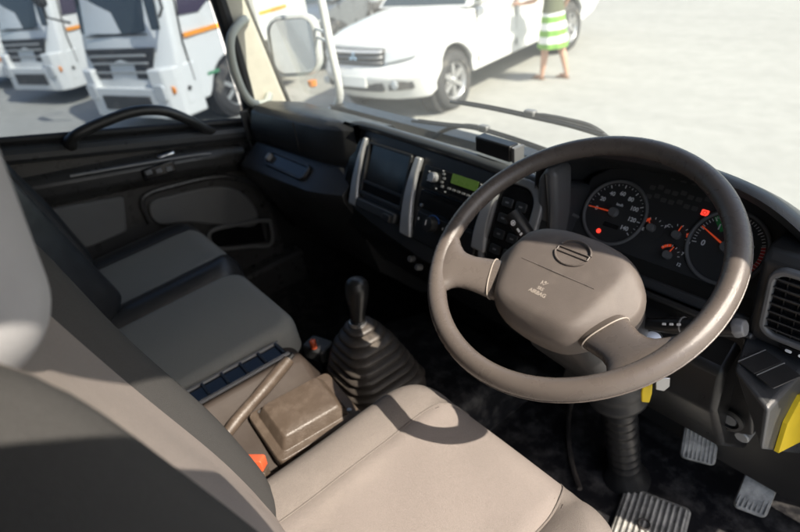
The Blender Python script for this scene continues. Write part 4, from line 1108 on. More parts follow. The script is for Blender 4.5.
MB().tube([cf_ @ V3((0, 0, -0.006)), V3((-0.19, 0.36, -0.50)), V3((-0.19, 0.44, -0.35))], 0.011, 8).build('arm', M['black'], ft)
MB().tube(spline([(-0.05, 0.14, FLOOR + 0.012), (-0.12, 0.20, FLOOR + 0.01), (-0.20, 0.30, FLOOR + 0.02), (-0.25, 0.42, FLOOR + 0.05)], 6), 0.006, 8).build('floor_seam', M['rubber'], cab)

# ---------------------------------------------------------------- wipers and mirrors outside
def wiper(label, blade, arm, pivot):
    w = thing('wiper', label, 'wiper', pivot, 'windscreen wipers')
    b = spline(blade, 8)
    MB().tube(b, 0.0042, 8).build('blade', M['black'], w)
    MB().tube([p + V3((0, 0.003, 0.005)) for p in b[2:-2]], 0.0026, 8).build('blade_spine', M['chassis'], w)
    MB().tube(spline(arm, 6), [0.0045] * 3 + [0.006] * (len(spline(arm, 6)) - 3), 8).build('arm', M['chassis'], w)
    mid = V3(arm[0])
    MB().box(mid, (0.03, 0.018, 0.018)).build('clip', M['dialring'], w, bevel=0.004)
    MB().lathe([(0.014, -0.02), (0.014, 0.01), (0.010, 0.014), (0, 0.014)], 16, Matrix.Translation(pivot)).build('pivot', M['chassis'], w)
wiper('upper black wiper reaching right above the steering wheel', [(-0.672, 0.402, 0.012), (-0.54, 0.404, 0.014), (-0.408, 0.405, 0.012), (-0.30, 0.404, 0.010), (-0.205, 0.400, 0.004)],
      [(-0.415, 0.410, 0.018), (-0.33, 0.414, 0.018), (-0.25, 0.416, 0.010), (-0.205, 0.416, -0.03), (-0.19, 0.415, -0.15)], (-0.19, 0.415, -0.16))
wiper('lower black wiper lying behind the dash edge box', [(-0.83, 0.392, -0.062), (-0.70, 0.398, -0.054), (-0.586, 0.402, -0.045), (-0.46, 0.402, -0.050), (-0.33, 0.398, -0.060)],
      [(-0.56, 0.406, -0.041), (-0.62, 0.412, -0.046), (-0.70, 0.42, -0.068), (-0.77, 0.42, -0.105), (-0.80, 0.415, -0.15)], (-0.80, 0.415, -0.16))
mr_ = thing('wing_mirror', 'pale shelled wing mirror on a bent white tube beyond the far front pillar', 'mirror', (-1.62, 0.5, 0.05))
MFm = frame((-1.672, 0.505, 0.062), (0.845, 0.535, 0.0), (0.03, 0.02, 1.0))
mp = [(p[0] + 0.06 * p[1], p[1]) for p in rrect(0.198, 0.205, 0.052, 7)]
rs = [[V3((x * s, y * s, z)) for x, y in mp] for s, z in ((0.985, 0.004), (1.0, 0.010), (1.09, 0.006), (1.11, -0.015), (1.04, -0.045), (0.8, -0.065), (0.3, -0.072))]
sh = MB().rings([[p for p in r] for r in rs], cap0=False, fr=MFm).build('shell', M['mirrorback'], mr_, sharp=50)
MB().prism(mp, -0.002, 0.003, MFm).build('mirror_glass', M['mirror'], mr_)
MB().tube([V3((x, y, 0.006)) for x, y in mp], 0.0036, 8, closed=True, fr=MFm).build('glass_seal', M['seal'], mr_)
MB().lathe([(0.018, 0), (0.018, -0.02), (0.010, -0.026)], 14, Matrix.Translation((-1.60, 0.515, -0.062))).build('amber_lamp', M['amber'], mr_)
MB().tube(spline([(-1.43, 0.36, 0.66), (-1.44, 0.48, 0.60), (-1.425, 0.505, 0.45), (-1.40, 0.505, 0.25), (-1.385, 0.50, 0.08), (-1.378, 0.50, -0.055), (-1.40, 0.50, -0.115), (-1.455, 0.49, -0.155), (-1.52, 0.45, -0.185), (-1.50, 0.40, -0.215)], 8), 0.0145, 14).build('mirror_arm', M['pole'], mr_)
for z in (0.125, 0.095): MB().tube([(-1.39, 0.502, z), (-1.58, 0.565, z - 0.004)], 0.006, 8).build('mirror_bracket', M['pole'], mr_)
m2 = thing('round_mirror', 'small round convex mirror above the wing mirror', 'mirror', (-1.66, 0.5, 0.33))
MF2 = frame((-1.665, 0.515, 0.345), (0.88, 0.47, 0.0), (0.03, 0.1, 1.0))
MB().lathe([(0.095, 0.0), (0.10, -0.004), (0.095, -0.02), (0.06, -0.035), (0.0, -0.04)], 32, MF2, cap=False).build('shell', M['mirrorback'], m2)
MB().lathe([(0.094, 0.002), (0.07, 0.008), (0.035, 0.0115), (0.0, 0.0125)], 32, MF2, cap=False).build('mirror_glass', M['mirror'], m2, sharp=80)
MB().tube([(-1.41, 0.503, 0.33), (-1.60, 0.545, 0.338)], 0.007, 8).build('mirror_bracket', M['pole'], m2)
# ---------------------------------------------------------------- yard
gm = MB().add([(-220, -220, GROUND), (220, -220, GROUND), (220, 220, GROUND), (-220, 220, GROUND)], [(0, 1, 2, 3)]).build('ground', M['ground'], loc=(0, 0, GROUND))
gm['kind'] = 'structure'
MB_joint = MB()
def local(origin, fwd):
    f = V3((fwd[0], fwd[1], 0)).normalized()
    r = V3((f.y, -f.x, 0))
    return frame(origin, r, f, (0, 0, 1))
def car_wheel(root, fr, x, y, r, w, side, rimm, depth=0.05):
    f = fr @ Matrix.Translation((x, y, r)) @ Matrix.Rotation(R(90) * side, 4, 'Y')
    t = MB().lathe([(r * 0.60, -w / 2), (r * 0.90, -w / 2), (r * 0.985, -w * 0.36), (r, -w * 0.2), (r, w * 0.2), (r * 0.985, w * 0.36), (r * 0.90, w / 2), (r * 0.66, w / 2), (r * 0.62, w * 0.4), (r * 0.60, -w / 2)], 40, f, cap=False).build('wheel', M['tyre'], root, sharp=50)
    m = MB().lathe([(r * 0.63, w * 0.44), (r * 0.60, w * 0.40), (r * 0.55, w * 0.12), (r * 0.22, w * 0.20), (r * 0.16, w * 0.34), (0.0, w * 0.34)], 32, f, cap=False)
    for k in range(6):
        a = k * math.pi / 3
        m.add([(r * q * math.cos(a) - s * math.sin(a), r * q * math.sin(a) + s * math.cos(a), w * h) for q, h in ((0.18, 0.36), (0.60, 0.36)) for s in (-r * 0.075, r * 0.075)] +
              [(r * q * math.cos(a) - s * math.sin(a), r * q * math.sin(a) + s * math.cos(a), w * 0.15) for q in (0.18, 0.60) for s in (-r * 0.09, r * 0.09)],
              [(0, 1, 3, 2), (0, 4, 5, 1), (2, 3, 7, 6), (0, 2, 6, 4), (1, 5, 7, 3)], f)
    m.build('rim', rimm, t, sharp=40)
    h = MB().lathe([(r * 0.12, w * 0.34), (r * 0.12, w * 0.42), (r * 0.08, w * 0.46), (0, w * 0.46)], 14, f)
    h.build('hub_cap', M['alloy'], t)

def make_car(label, origin, fwd, paint, kind='pickup', name='parked_car', cat='car', s=1.0, hw=0.86, detail=True, group=None):
    root = thing(name, label, cat, origin, group)
    fr = local(origin, fwd) @ Matrix.Scale(s, 4)
    wr = 0.34
    wb = 3.0 if kind == 'pickup' else 2.65
    arch = lambda cy, r: [(cy + r * math.cos(R(a)), max(0.30, wr + r * math.sin(R(a)))) for a in range(0, 181, 15)]
    top = [(0.86, 0.44), (0.90, 0.56), (0.86, 0.66), (0.80, 0.72), (0.76, 0.90), (0.66, 0.97), (0.30, 1.03), (-0.45, 1.10)]
    if kind == 'pickup':
        back = [(-2.35, 1.14), (-2.40, 1.10), (-4.05, 1.10), (-4.10, 1.0), (-4.10, 0.55), (-3.95, 0.42)]
    else:
        top = [(a, b - 0.08) for a, b in top]
        back = [(-2.60, 1.04), (-3.20, 1.02), (-3.45, 0.92), (-3.52, 0.60), (-3.42, 0.38)]
    poly = [(0.74, 0.28)] + top + back + [(-wb - 0.44, 0.34)] + [(-wb - (p[0]), p[1]) for p in arch(0, 0.42)][::-1][::-1]
    # arch points run rear to front
    poly = [(0.74, 0.28)] + top + back + [(y, z) for y, z in [(-wb + q[0], q[1]) for q in arch(0, 0.42)[::-1]]] + [(y, z) for y, z in arch(0, 0.42)[::-1]]
    stations = [-1, -0.96, -0.85, -0.6, -0.3, 0, 0.3, 0.6, 0.85, 0.96, 1]
    rs = []
    for q in stations:
        row = []
        for y, z in poly:
            yy, zz = y, z
            k = max(0.0, min(1.0, (y - 0.1) / 0.7))
            yy -= k * 0.30 * abs(q) ** 3.2
            kb = max(0.0, min(1.0, (-y - wb - 0.3) / 0.7))
            yy += kb * 0.15 * abs(q) ** 4
            if z > 0.85: zz -= 0.07 * abs(q) ** 3 * (1.0 if y > -0.5 else 0.4)
            xx = q * hw
            if z > 0.95: xx *= 0.97
            if z < 0.45: xx *= 0.97
            row.append(V3((xx, yy, zz)))
        rs.append(row)
    MB().rings(rs, fr=fr).build('body', paint, root, bevel=0.02, seg=2, sharp=30)
    ye = -2.30 if kind == 'pickup' else -2.75
    belt = 1.07 if kind == 'pickup' else 1.0
    rz = 1.72 if kind == 'pickup' else 1.45
    fb, ft_, rb, rt = -0.42, -1.18, ye, ye + (0.16 if kind == 'pickup' else 0.55)
    wb_, wt_ = hw * 0.95, hw * 0.74
    cors = lambda e: [(-wb_ + e, fb + 0.0), (wb_ - e, fb + 0.0), (wb_ - e, rb), (-wb_ + e, rb)]
    r0 = [V3((-wb_, fb, belt)), V3((wb_, fb, belt)), V3((wb_, rb, belt)), V3((-wb_, rb, belt))]
    r1 = [V3((-wt_, ft_, rz - 0.04)), V3((wt_, ft_, rz - 0.04)), V3((wt_, rt, rz - 0.04)), V3((-wt_, rt, rz - 0.04))]
    r2 = [V3((-wt_ * 0.8, ft_ - 0.12, rz)), V3((wt_ * 0.8, ft_ - 0.12, rz)), V3((wt_ * 0.8, rt + 0.1, rz)), V3((-wt_ * 0.8, rt + 0.1, rz))]
    MB().rings([r0, r1, r2], fr=fr).build('cabin', paint, root, bevel=0.05, seg=3)
    def pane(name, a, b, c, d, u0, u1, v0, v1):
        P4 = []
        for u, v in ((u0, v0), (u1, v0), (u1, v1), (u0, v1)):
            p = (a * (1 - u) + b * u) * (1 - v) + (d * (1 - u) + c * u) * v
            P4.append(p)
        n = (P4[1] - P4[0]).cross(P4[3] - P4[0]).normalized()
        cen = sum(P4, V3((0, 0, 0))) / 4
        if n.dot(cen - V3((0, -1.4, 1.2))) < 0: n = -n
        MB().add([p + n * 0.006 for p in P4] + [p - n * 0.02 for p in P4], [(0, 1, 2, 3), (7, 6, 5, 4), (0, 4, 5, 1), (1, 5, 6, 2), (2, 6, 7, 3), (3, 7, 4, 0)], fr).build(name, M['carglass'], root, bevel=0.004)
    pane('windscreen', r0[0], r0[1], r1[1], r1[0], 0.05, 0.95, 0.05, 0.93)
    pane('rear_window', r0[3], r0[2], r1[2], r1[3], 0.08, 0.92, 0.2, 0.9)
    for a, b, c, d in ((r0[1], r0[2], r1[2], r1[1]), (r0[0], r0[3], r1[3], r1[0])):
        pane('side_window', a, b, c, d, 0.05, 0.50, 0.08, 0.88)
        pane('side_window', a, b, c, d, 0.54, 0.94, 0.08, 0.88)
    for x in (-1, 1):
        for y in (0, -wb):
            MB().lathe([(0.415, -0.10), (0.415, 0.08), (0, 0.08)], 24, fr @ Matrix.Translation((x * (hw - 0.14), y, wr)) @ Matrix.Rotation(R(90) * x, 4, 'Y'), cap=False).build('wheel_arch', M['darkarch'], root)
            car_wheel(root, fr, x * (hw - 0.10), y, wr, 0.22, x, M['alloy'])
    # front end
    def face_y(q, z): return (0.80 + (0.10 if z < 0.66 else -0.02)) - 0.30 * abs(q) ** 3.2
    def wrap(name, q0, q1, z0, z1, m, off=0.012, slant=0.0, par=None, n=8, th=0.04):
        top_, bot = [], []
        for k in range(n + 1):
            q = q0 + (q1 - q0) * k / n
            t = k / n
            ya = 0.845 if z0 > 0.6 else 0.895
            za = z0 + slant * t; zb = z1 + slant * t * 0.6
            yb = ya - (0.05 if z0 > 0.6 else 0.02)
            top_.append((q * hw, yb - 0.30 * abs(q) ** 3.2 + off, zb)); bot.append((q * hw, ya - 0.30 * abs(q) ** 3.2 + off, za))
        front = [bot, top_]
        vs = [V3(p) for row in front for p in row] + [V3(p) - V3((0, th, 0)) for row in front for p in row]
        w = n + 1; fs = []
        for k in range(n):
            fs.append((k, k + 1, w + k + 1, w + k)); fs.append((2 * w + k, 3 * w + k, 3 * w + k + 1, 2 * w + k + 1))
            fs.append((k, 2 * w + k, 2 * w + k + 1, k + 1)); fs.append((w + k, w + k + 1, 3 * w + k + 1, 3 * w + k))
        fs.append((0, w, 3 * w, 2 * w)); fs.append((n, 2 * w + n, 3 * w + n, w + n))
        return MB().add(vs, fs, fr).build(name, m, par or root, bevel=0.006)
    gz = 0.0 if kind == 'pickup' else -0.08
    gr = wrap('grille', -0.50, 0.50, 0.69 + gz, 0.86 + gz, M['chassis'], 0.0)
    for z in (0.72, 0.775, 0.83): wrap('grille_bar', -0.50, 0.50, z + gz, z + 0.022 + gz, M['silver'], 0.012, par=gr)
    for x in (-1, 1):
        hl = wrap('headlight', x * 0.54, x * 0.93, 0.715 + gz, 0.83 + gz, M['lamp'], 0.006, 0.055)
        wrap('fog_recess', x * 0.58, x * 0.88, 0.42 + gz, 0.56 + gz, M['chassis'], -0.012)
        MB().lathe([(0.05, 0), (0.05, 0.01), (0.02, 0.02), (0, 0.02)], 16, fr @ Matrix.Translation((x * 0.70 * hw, 0.82, 0.49 + gz)) @ Matrix.Rotation(R(-90), 4, 'X')).build('fog_lamp', M['lamp'], root)
    wrap('lower_intake', -0.50, 0.50, 0.41 + gz, 0.52 + gz, M['chassis'], -0.004)
    wrap('number_plate', -0.24, 0.24, 0.46 + gz, 0.58 + gz, M['plate'], 0.022)
    if kind == 'pickup':
        em_ = MB()
        for a in (90, 210, 330):
            c, s_ = math.cos(R(a)), math.sin(R(a))
            pts = [(0, 0), (0.035 * c - 0.020 * s_, 0.035 * s_ + 0.020 * c), (0.07 * c, 0.07 * s_), (0.035 * c + 0.020 * s_, 0.035 * s_ - 0.020 * c)]
            em_.prism([(p[0], p[1]) for p in pts], 0, 0.012, fr @ frame((0, 0.842, 0.785), (-1, 0, 0), (0, -0.25, 0.97)))
        em_.build('emblem', M['chrome'], gr)
    for x in (-1, 1):
        MB().rings([[V3((x * (hw + dx), -0.62 + p[0], 1.20 + p[1])) for p in rrect(sz, sz * 0.75, 0.03, 3)] for dx, sz in ((0.03, 0.10), (0.06, 0.17), (0.16, 0.18), (0.20, 0.12))], fr=fr).build('door_mirror', paint, root, sharp=60)
        for y in (-1.55, -2.25):
            if y < ye + 0.02 and kind == 'pickup': pass
            MB().box((x * (hw * 0.995), y + 0.15, 0.96 + gz), (0.03, 0.16, 0.03), fr).build('door_handle', paint, root, bevel=0.008)
        for y in (-0.52, -1.42, -2.32):
            MB().box((x * (hw * 1.0 - 0.008), y, 0.74), (0.018, 0.008, 0.62), fr).build('door_gap', M['darkarch'], root)
    return root

make_car('white pickup with chrome grille parked nose towards the truck, woman at its door', (-5.86, 4.245, GROUND), (0.186, -0.983), M['carpaint'], 'pickup', 'pickup_truck', 'pickup', 1.07, 0.80)
make_car('dark grey car parked between the nearest truck and the pickup, behind the mirror tube', (-10.3, 5.0, GROUND), (0.6, -0.8), M['greycar'], 'sedan', 'parked_car', 'car', 1.0, 0.86, group='cars parked in the yard')
make_car('silver car parked in the far row above the pickup bonnet', (-14.0, 10.6, GROUND), (0.5, -0.87), M['silvercar'], 'sedan', 'parked_car', 'car', 1.0, 0.86, group='cars parked in the yard')
make_car('black car parked right behind the bonnet of the white pickup', (-12.2, 8.0, GROUND), (0.5, -0.87), M['chassis'], 'sedan', 'parked_car', 'car', 1.05, 0.86, group='cars parked in the yard')

# ---------------------------------------------------------------- white trucks in a row
def make_truck(label, cl, fwd):
    """cl: ground point under the front left corner"""
    f = V3((fwd[0], fwd[1], 0)).normalized(); l = V3((-f.y, f.x, 0))
    W = 1.96
    o = V3((cl[0], cl[1], GROUND)) - l * (W / 2)
    root = thing('parked_truck', label, 'truck', o, 'white trucks parked side by side')
    fr = local(o, fwd)
    hw = W / 2
    # cab body
    prof = [(0.02, 0.42), (0.03, 0.70), (0.0, 1.00), (-0.03, 1.12), (-0.28, 2.40), (-0.36, 2.56), (-0.60, 2.66), (-1.70, 2.66), (-1.75, 2.5), (-1.75, 0.62), (-1.52, 0.62)] + [(-1.08 + 0.46 * math.cos(R(a)), 0.42 + 0.46 * math.sin(R(a))) for a in range(150, 29, -15)] + [(-0.60, 0.50), (-0.40, 0.42)]
    rs = []
    for q in (-1, -0.93, -0.7, 0, 0.7, 0.93, 1):
        rs.append([V3((q * hw * (1.0 if z < 1.2 else 1 - 0.07 * (z - 1.2)), y - (0.14 * abs(q) ** 5 if y > -0.5 else 0), z)) for y, z in prof])
    MB().rings(rs, fr=fr).build('cab', M['truckpaint'], root, bevel=0.035, seg=3)
    # windscreen
    def fp_(name, poly, y0, lean_, m, th=0.03, par=None, bev=0.008):
        # front panel: poly in (x, z); y follows the lean of the nose
        def yy(x, z): return y0 + (0.0 if z < 1.12 else -(z - 1.12) * 0.195) - 0.14 * abs(x / hw) ** 5
        a = [V3((x, yy(x, z) + 0.006, z)) for x, z in poly]; b = [p - V3((0, th, 0)) for p in a]
        n = len(a)
        return MB().add(a + b, [list(range(n)), list(range(n, 2 * n))[::-1]] + [(i, n + i, n + (i + 1) % n, (i + 1) % n) for i in range(n)], fr).build(name, m, par or root, bevel=bev)
    fp_('windscreen', [(-0.84, 1.40), (-0.4, 1.37), (0.4, 1.37), (0.84, 1.40), (0.80, 2.34), (0.4, 2.37), (-0.4, 2.37), (-0.80, 2.34)], -0.025, 0, M['greygl'])
    fp_('nose_panel', [(-0.58, 0.80), (0.58, 0.80), (0.74, 1.20), (-0.74, 1.20)], 0.015, 0, M['chassis'])
    for z in (0.88, 1.00, 1.10): fp_('grille_bar', [(-0.60, z), (0.60, z), (0.60, z + 0.03), (-0.60, z + 0.03)], 0.035, 0, M['bumper'], 0.02)
    # bumper with big white corner blocks holding the lamps
    fp_('bumper', [(-0.62, 0.30), (0.62, 0.30), (0.62, 0.70), (-0.62, 0.70)], 0.112, 0, M['truckpaint'], 0.12)
    fp_('bumper_intake', [(-0.52, 0.40), (0.52, 0.40), (0.52, 0.60), (-0.52, 0.60)], 0.122, 0, M['chassis'], 0.02)
    for x in (-1, 1):
        MB().rings([[V3((x * a, yy, zz)) for a, yy in ((0.60, 0.10), (0.84, 0.07), (0.97, -0.06), (0.985, -0.42), (0.80, -0.42), (0.60, -0.1))] for zz in (0.28, 0.32, 0.90, 0.95)], fr=fr).build('bumper_corner', M['truckpaint'], root, bevel=0.03, seg=3)
        MB().prism(rrect(0.20, 0.22, 0.05, 4, x * 0.735, 0.64), 0, 0.05, fr @ frame((0, 0.055, 0), (1, 0, 0), (0, 0, 1))@ Matrix.Rotation(0, 4, 'X') @ Matrix.Translation((0, 0, -0.055))).build('headlight', M['lamp'], root, bevel=0.01)
        MB().prism(rrect(0.10, 0.10, 0.04, 4, x * 0.90, 0.66), 0, 0.03, fr @ Matrix.Translation((0, 0.02, 0)) @ frame((0, 0, 0), (1, 0, 0), (0, 0, 1)) ).build('indicator', M['amber'], root, bevel=0.005)
        MB().lathe([(0.03, 0), (0.03, 0.012), (0, 0.012)], 14, fr @ frame((x * 0.986, -0.20, 0.64), (0, 1, 0), (0, 0, 1), (x, 0, 0))).build('side_lamp', M['chassis'], root)
        # door: window, gap lines, handle, stripe, sticker
        sx = x * hw
        def sp_(name, poly, m, off=0.004, th=0.02):
            a = [V3((x * (hw * (1.0 if z < 1.2 else 1 - 0.07 * (z - 1.2)) + off), y, z)) for y, z in poly]; b = [p - V3((x * th, 0, 0)) for p in a]
            n = len(a)
            return MB().add(a + b, [list(range(n)), list(range(n, 2 * n))[::-1]] + [(i, n + i, n + (i + 1) % n, (i + 1) % n) for i in range(n)], fr).build(name, m, root)
        sp_('door_window', [(-0.42, 1.52), (-0.62, 2.28), (-1.42, 2.28), (-1.45, 1.60), (-0.95, 1.60), (-0.75, 1.50)], M['purpleglass'])
        sp_('door_gap', [(-0.34, 0.70), (-0.34, 1.20), (-0.56, 2.34), (-1.50, 2.34), (-1.52, 0.66), (-1.535, 0.66), (-1.515, 2.355), (-0.55, 2.355), (-0.325, 1.20), (-0.325, 0.70)], M['darkarch'], 0.003)
        sp_('stripe', [(-0.38, 1.245), (-1.74, 1.245), (-1.74, 1.30), (-0.38, 1.30)], M['orange'], 0.006)
        sp_('sticker', [(-0.80, 0.70), (-0.80, 0.74), (-0.58, 0.74), (-0.58, 0.70)], M['greensticker'], 0.006)
        MB().box((sx * 1.01, -1.36, 1.13), (0.03, 0.16, 0.05), fr).build('door_handle', M['chassis'], root, bevel=0.01)
        # mirrors on arms
        MB().tube([(x * 0.90, -0.27, 2.36), (x * 1.20, 0.0, 2.30), (x * 1.22, 0.02, 1.66), (x * 0.95, -0.12, 1.55)], 0.018, 8, fr=fr).build('mirror_arm', M['chassis'], root)
        MB().rings([[V3((x * 1.20 + p[0], 0.03 + dy, 2.0 + p[1])) for p in rrect(0.22 * s, 0.42 * s, 0.06, 4)] for dy, s in ((-0.03, 0.95), (0.0, 1.0), (0.06, 0.8))], fr=fr).build('wing_mirror', M['chassis'], root, sharp=50)
        # cargo body stripe
        MB().box((x * 1.0035, -2.18, 1.272), (0.008, 0.66, 0.055), fr).build('stripe', M['orange'], root)
    MB().box((0, -0.075, 1.36), (1.3, 0.012, 0.02), fr).build('wiper', M['chassis'], root)
    # chassis, tank and cargo body
    MB().box((0, -2.4, 0.58), (0.9, 4.2, 0.20), fr).build('chassis', M['chassis'], root)
    MB().box((0, -2.42, 1.75), (2.0, 1.2, 1.75), fr).build('sleeper_body', M['truckpaint'], root, bevel=0.03)
    MB().box((0.70, -2.4, 0.56), (0.5, 0.8, 0.40), fr).build('fuel_tank', M['chassis'], root, bevel=0.05)
    MB().box((-0.70, -2.4, 0.56), (0.5, 0.8, 0.40), fr).build('battery_box', M['chassis'], root, bevel=0.03)
    for x in (-1, 1):
        MB().lathe([(0.455, -0.14), (0.455, 0.10), (0, 0.10)], 24, fr @ Matrix.Translation((x * (hw - 0.16), -1.08, 0.42)) @ Matrix.Rotation(R(90) * x, 4, 'Y'), cap=False).build('wheel_arch', M['darkarch'], root)
        car_wheel(root, fr, x * (hw - 0.14), -1.08, 0.40, 0.24, x, M['bumper'])
        car_wheel(root, fr, x * (hw - 0.16), -3.9, 0.40, 0.30, x, M['bumper'])
    return root
TFW = (0.38, -0.925)
make_truck('white truck nearest the passenger door, orange stripe along its whole side', (-7.45, 1.66), TFW)
make_truck('white truck second from the passenger door, with purple tinted side window', (-11.95, 1.05), TFW)
make_truck('white truck farthest from the passenger door, mostly hidden by its neighbour', (-15.8, 0.45), TFW)

# ---------------------------------------------------------------- woman beside the pickup
def skin_mesh(name, nodes, edges, m, parent, root_i, sub=2, fr=ID):
    me = bpy.data.meshes.new(name)
    off = root_loc(parent)
    me.from_pydata([tuple((fr @ V3(n[0])) - off) for n in nodes], edges, [])
    o = bpy.data.objects.new(name, me); col.objects.link(o); o.parent = parent
    me.materials.append(m)
    md = o.modifiers.new('skin', 'SKIN'); md.use_smooth_shade = True; md.branch_smoothing = 0.6
    if not me.skin_vertices: 
        bpy.context.view_layer.objects.active = o
    for i, n in enumerate(nodes):
        sv = me.skin_vertices[0].data[i]
        sv.radius = (n[1], n[2] if len(n) > 2 else n[1])
        sv.use_root = (i == root_i)
    s = o.modifiers.new('sub', 'SUBSURF'); s.levels = sub; s.render_levels = sub
    return o
WO = V3((-4.79, 6.05, GROUND))
pe = thing('person', 'woman in olive top and green striped skirt reaching to the pickup door', 'person', WO)
PFm = local(WO, (-0.95, 0.10)) @ Matrix.Scale(0.96, 4)    # local y: facing the car, x: her right
nodes = []; edges = []
def nd(p, r, r2=None, link=None):
    nodes.append((p, r, r2 or r)); i = len(nodes) - 1
    if link is not None: edges.append((link, i))
    return i
pel = nd((0, 0, 0.92), 0.15, 0.11)
wa = nd((0, 0.005, 1.08), 0.125, 0.09, pel)
ch = nd((0, 0.0, 1.24), 0.145, 0.10, wa)
sh_ = nd((0, -0.01, 1.36), 0.11, 0.075, ch)
nk = nd((0, 0.0, 1.43), 0.05, 0.05, sh_)
h0 = nd((0, 0.02, 1.50), 0.065, 0.075, nk)
h1 = nd((0, 0.025, 1.57), 0.078, 0.095, h0)
h2 = nd((0, 0.015, 1.64), 0.070, 0.085, h1)
no = nd((0, 0.125, 1.545), 0.012, 0.014, h1)
for x in (-1, 1):
    nd((x * 0.085, 0.0, 1.555), 0.012, 0.02, h1)
def leg(x, kn, an, toe):
    hip = nd((x * 0.085, 0.0, 0.86), 0.085, 0.09, pel)
    th = nd((x * 0.085 + (kn[0] - x * 0.085) * 0.5, kn[1] * 0.5, 0.66), 0.072, 0.075, hip)
    k = nd(kn, 0.052, 0.055, th)
    ca = nd((kn[0] * 0.6 + an[0] * 0.4, kn[1] * 0.6 + an[1] * 0.4 - 0.01, kn[2] * 0.62 + an[2] * 0.38), 0.050, 0.055, k)
    a = nd(an, 0.032, 0.034, ca)
    hl = nd((an[0], an[1] + 0.0, 0.035), 0.032, 0.03, a)
    b = nd((an[0] * 0.4 + toe[0] * 0.6, an[1] * 0.4 + toe[1] * 0.6, 0.03), 0.036, 0.026, hl)
    nd(toe, 0.028, 0.018, b)
leg(1, (0.10, -0.05, 0.47), (0.12, -0.16, 0.09), (0.13, -0.02, 0.022))
leg(-1, (-0.09, 0.06, 0.47), (-0.11, 0.10, 0.09), (-0.10, 0.26, 0.022))
def arm(x, el, wr_, dirv, up):
    s0 = nd((x * 0.15, -0.01, 1.33), 0.055, 0.055, sh_)
    ua = nd(((x * 0.17 + el[0]) / 2, (el[1] - 0.01) / 2, (1.31 + el[2]) / 2), 0.042, 0.044, s0)
    e = nd(el, 0.034, 0.036, ua)
    fa = nd(((el[0] * 0.6 + wr_[0] * 0.4), (el[1] * 0.6 + wr_[1] * 0.4), (el[2] * 0.6 + wr_[2] * 0.4)), 0.033, 0.034, e)
    w = nd(wr_, 0.023, 0.020, fa)
    d = V3(dirv).normalized(); u = V3(up).normalized()
    pl_ = nd(tuple(V3(wr_) + d * 0.05), 0.032, 0.015, w)
    k = nd(tuple(V3(wr_) + d * 0.085), 0.036, 0.013, pl_)
    sdv = d.cross(u)
    for j, ln in enumerate((0.055, 0.068, 0.072, 0.064)):
        b = V3(wr_) + d * 0.095 + u * (0.027 - 0.018 * j)
        f1 = nd(tuple(b), 0.0085, 0.0085, k); f2 = nd(tuple(b + d * ln * 0.55 + sdv * 0.008), 0.008, 0.008, f1); nd(tuple(b + d * ln * 0.9 + sdv * 0.026), 0.0065, 0.0065, f2)
    t1 = nd(tuple(V3(wr_) + d * 0.04 + u * 0.035), 0.011, 0.011, pl_); nd(tuple(V3(wr_) + d * 0.075 + u * 0.055), 0.008, 0.008, t1)
arm(-1, (-0.26, 0.10, 1.10), (-0.30, 0.34, 1.06), (-0.15, 1, 0.05), (0, 0, 1))
arm(1, (0.25, -0.04, 1.08), (0.24, 0.08, 0.88), (0.0, 0.35, -0.94), (-0.3, 0.9, 0.3))
skin_mesh('body', nodes, edges, M['skin'], pe, pel, 2, PFm)
def ell(cx, cy, z, a, b, n=28): return [V3((cx + a * math.cos(2 * math.pi * k / n), cy + b * math.sin(2 * math.pi * k / n), z)) for k in range(n)]
def wav(cx, cy, z, a, b, amp, n=44): return [V3((cx + (a + amp * math.sin(9 * 2 * math.pi * k / n)) * math.cos(2 * math.pi * k / n), cy + (b + amp * math.sin(9 * 2 * math.pi * k / n)) * math.sin(2 * math.pi * k / n), z)) for k in range(n)]
MB().rings([wav(0, 0.0, 0.46, 0.225, 0.20, 0.012), wav(0, 0.0, 0.60, 0.21, 0.18, 0.009), wav(0, 0, 0.80, 0.190, 0.150, 0.003), wav(0, 0, 0.95, 0.165, 0.128, 0.0), wav(0, 0, 1.00, 0.150, 0.115, 0)], cap0=False, cap1=False, fr=PFm).build('skirt', M['skirt'], pe, sharp=80)
MB().rings([ell(0, 0, 0.93, 0.178, 0.14), ell(0, 0, 1.0, 0.165, 0.125), ell(0, 0, 1.10, 0.15, 0.112), ell(0, 0.01, 1.24, 0.172, 0.132), ell(0, 0.0, 1.33, 0.185, 0.105), ell(0, -0.005, 1.385, 0.12, 0.085), ell(0, 0, 1.41, 0.075, 0.068)], cap0=False, cap1=False, fr=PFm).build('top', M['olive'], pe, sharp=80)
for x in (-1, 1):
    e1 = (x * 0.215, 0.03 if x < 0 else -0.015, 1.20)
    MB().tube([(x * 0.15, -0.008, 1.345), (x * 0.185, 0.0, 1.29), e1], [0.064, 0.060, 0.058], 16, fr=PFm).build('sleeve', M['olive'], pe, sharp=80)
    MB().lathe([(0.0, -0.009), (0.006, -0.006), (0.009, 0), (0.006, 0.006), (0, 0.009)], 12, PFm @ Matrix.Translation((x * 0.030, 0.103, 1.575))).build('eye', M['gloss'], pe)
MB().tube([(-0.022, 0.110, 1.508), (0, 0.116, 1.507), (0.022, 0.110, 1.508)], 0.006, 8, fr=PFm).build('mouth', M['redmark'], pe)
MB().rings([ell(0, -0.055, 1.42, 0.085, 0.05), ell(0, -0.045, 1.50, 0.096, 0.072), ell(0, -0.02, 1.57, 0.100, 0.095), ell(0, -0.002, 1.63, 0.097, 0.100), ell(0, 0.0, 1.685, 0.075, 0.085), ell(0, -0.005, 1.715, 0.03, 0.035)], fr=PFm).build('hair', M['hair'], pe, sub=1)
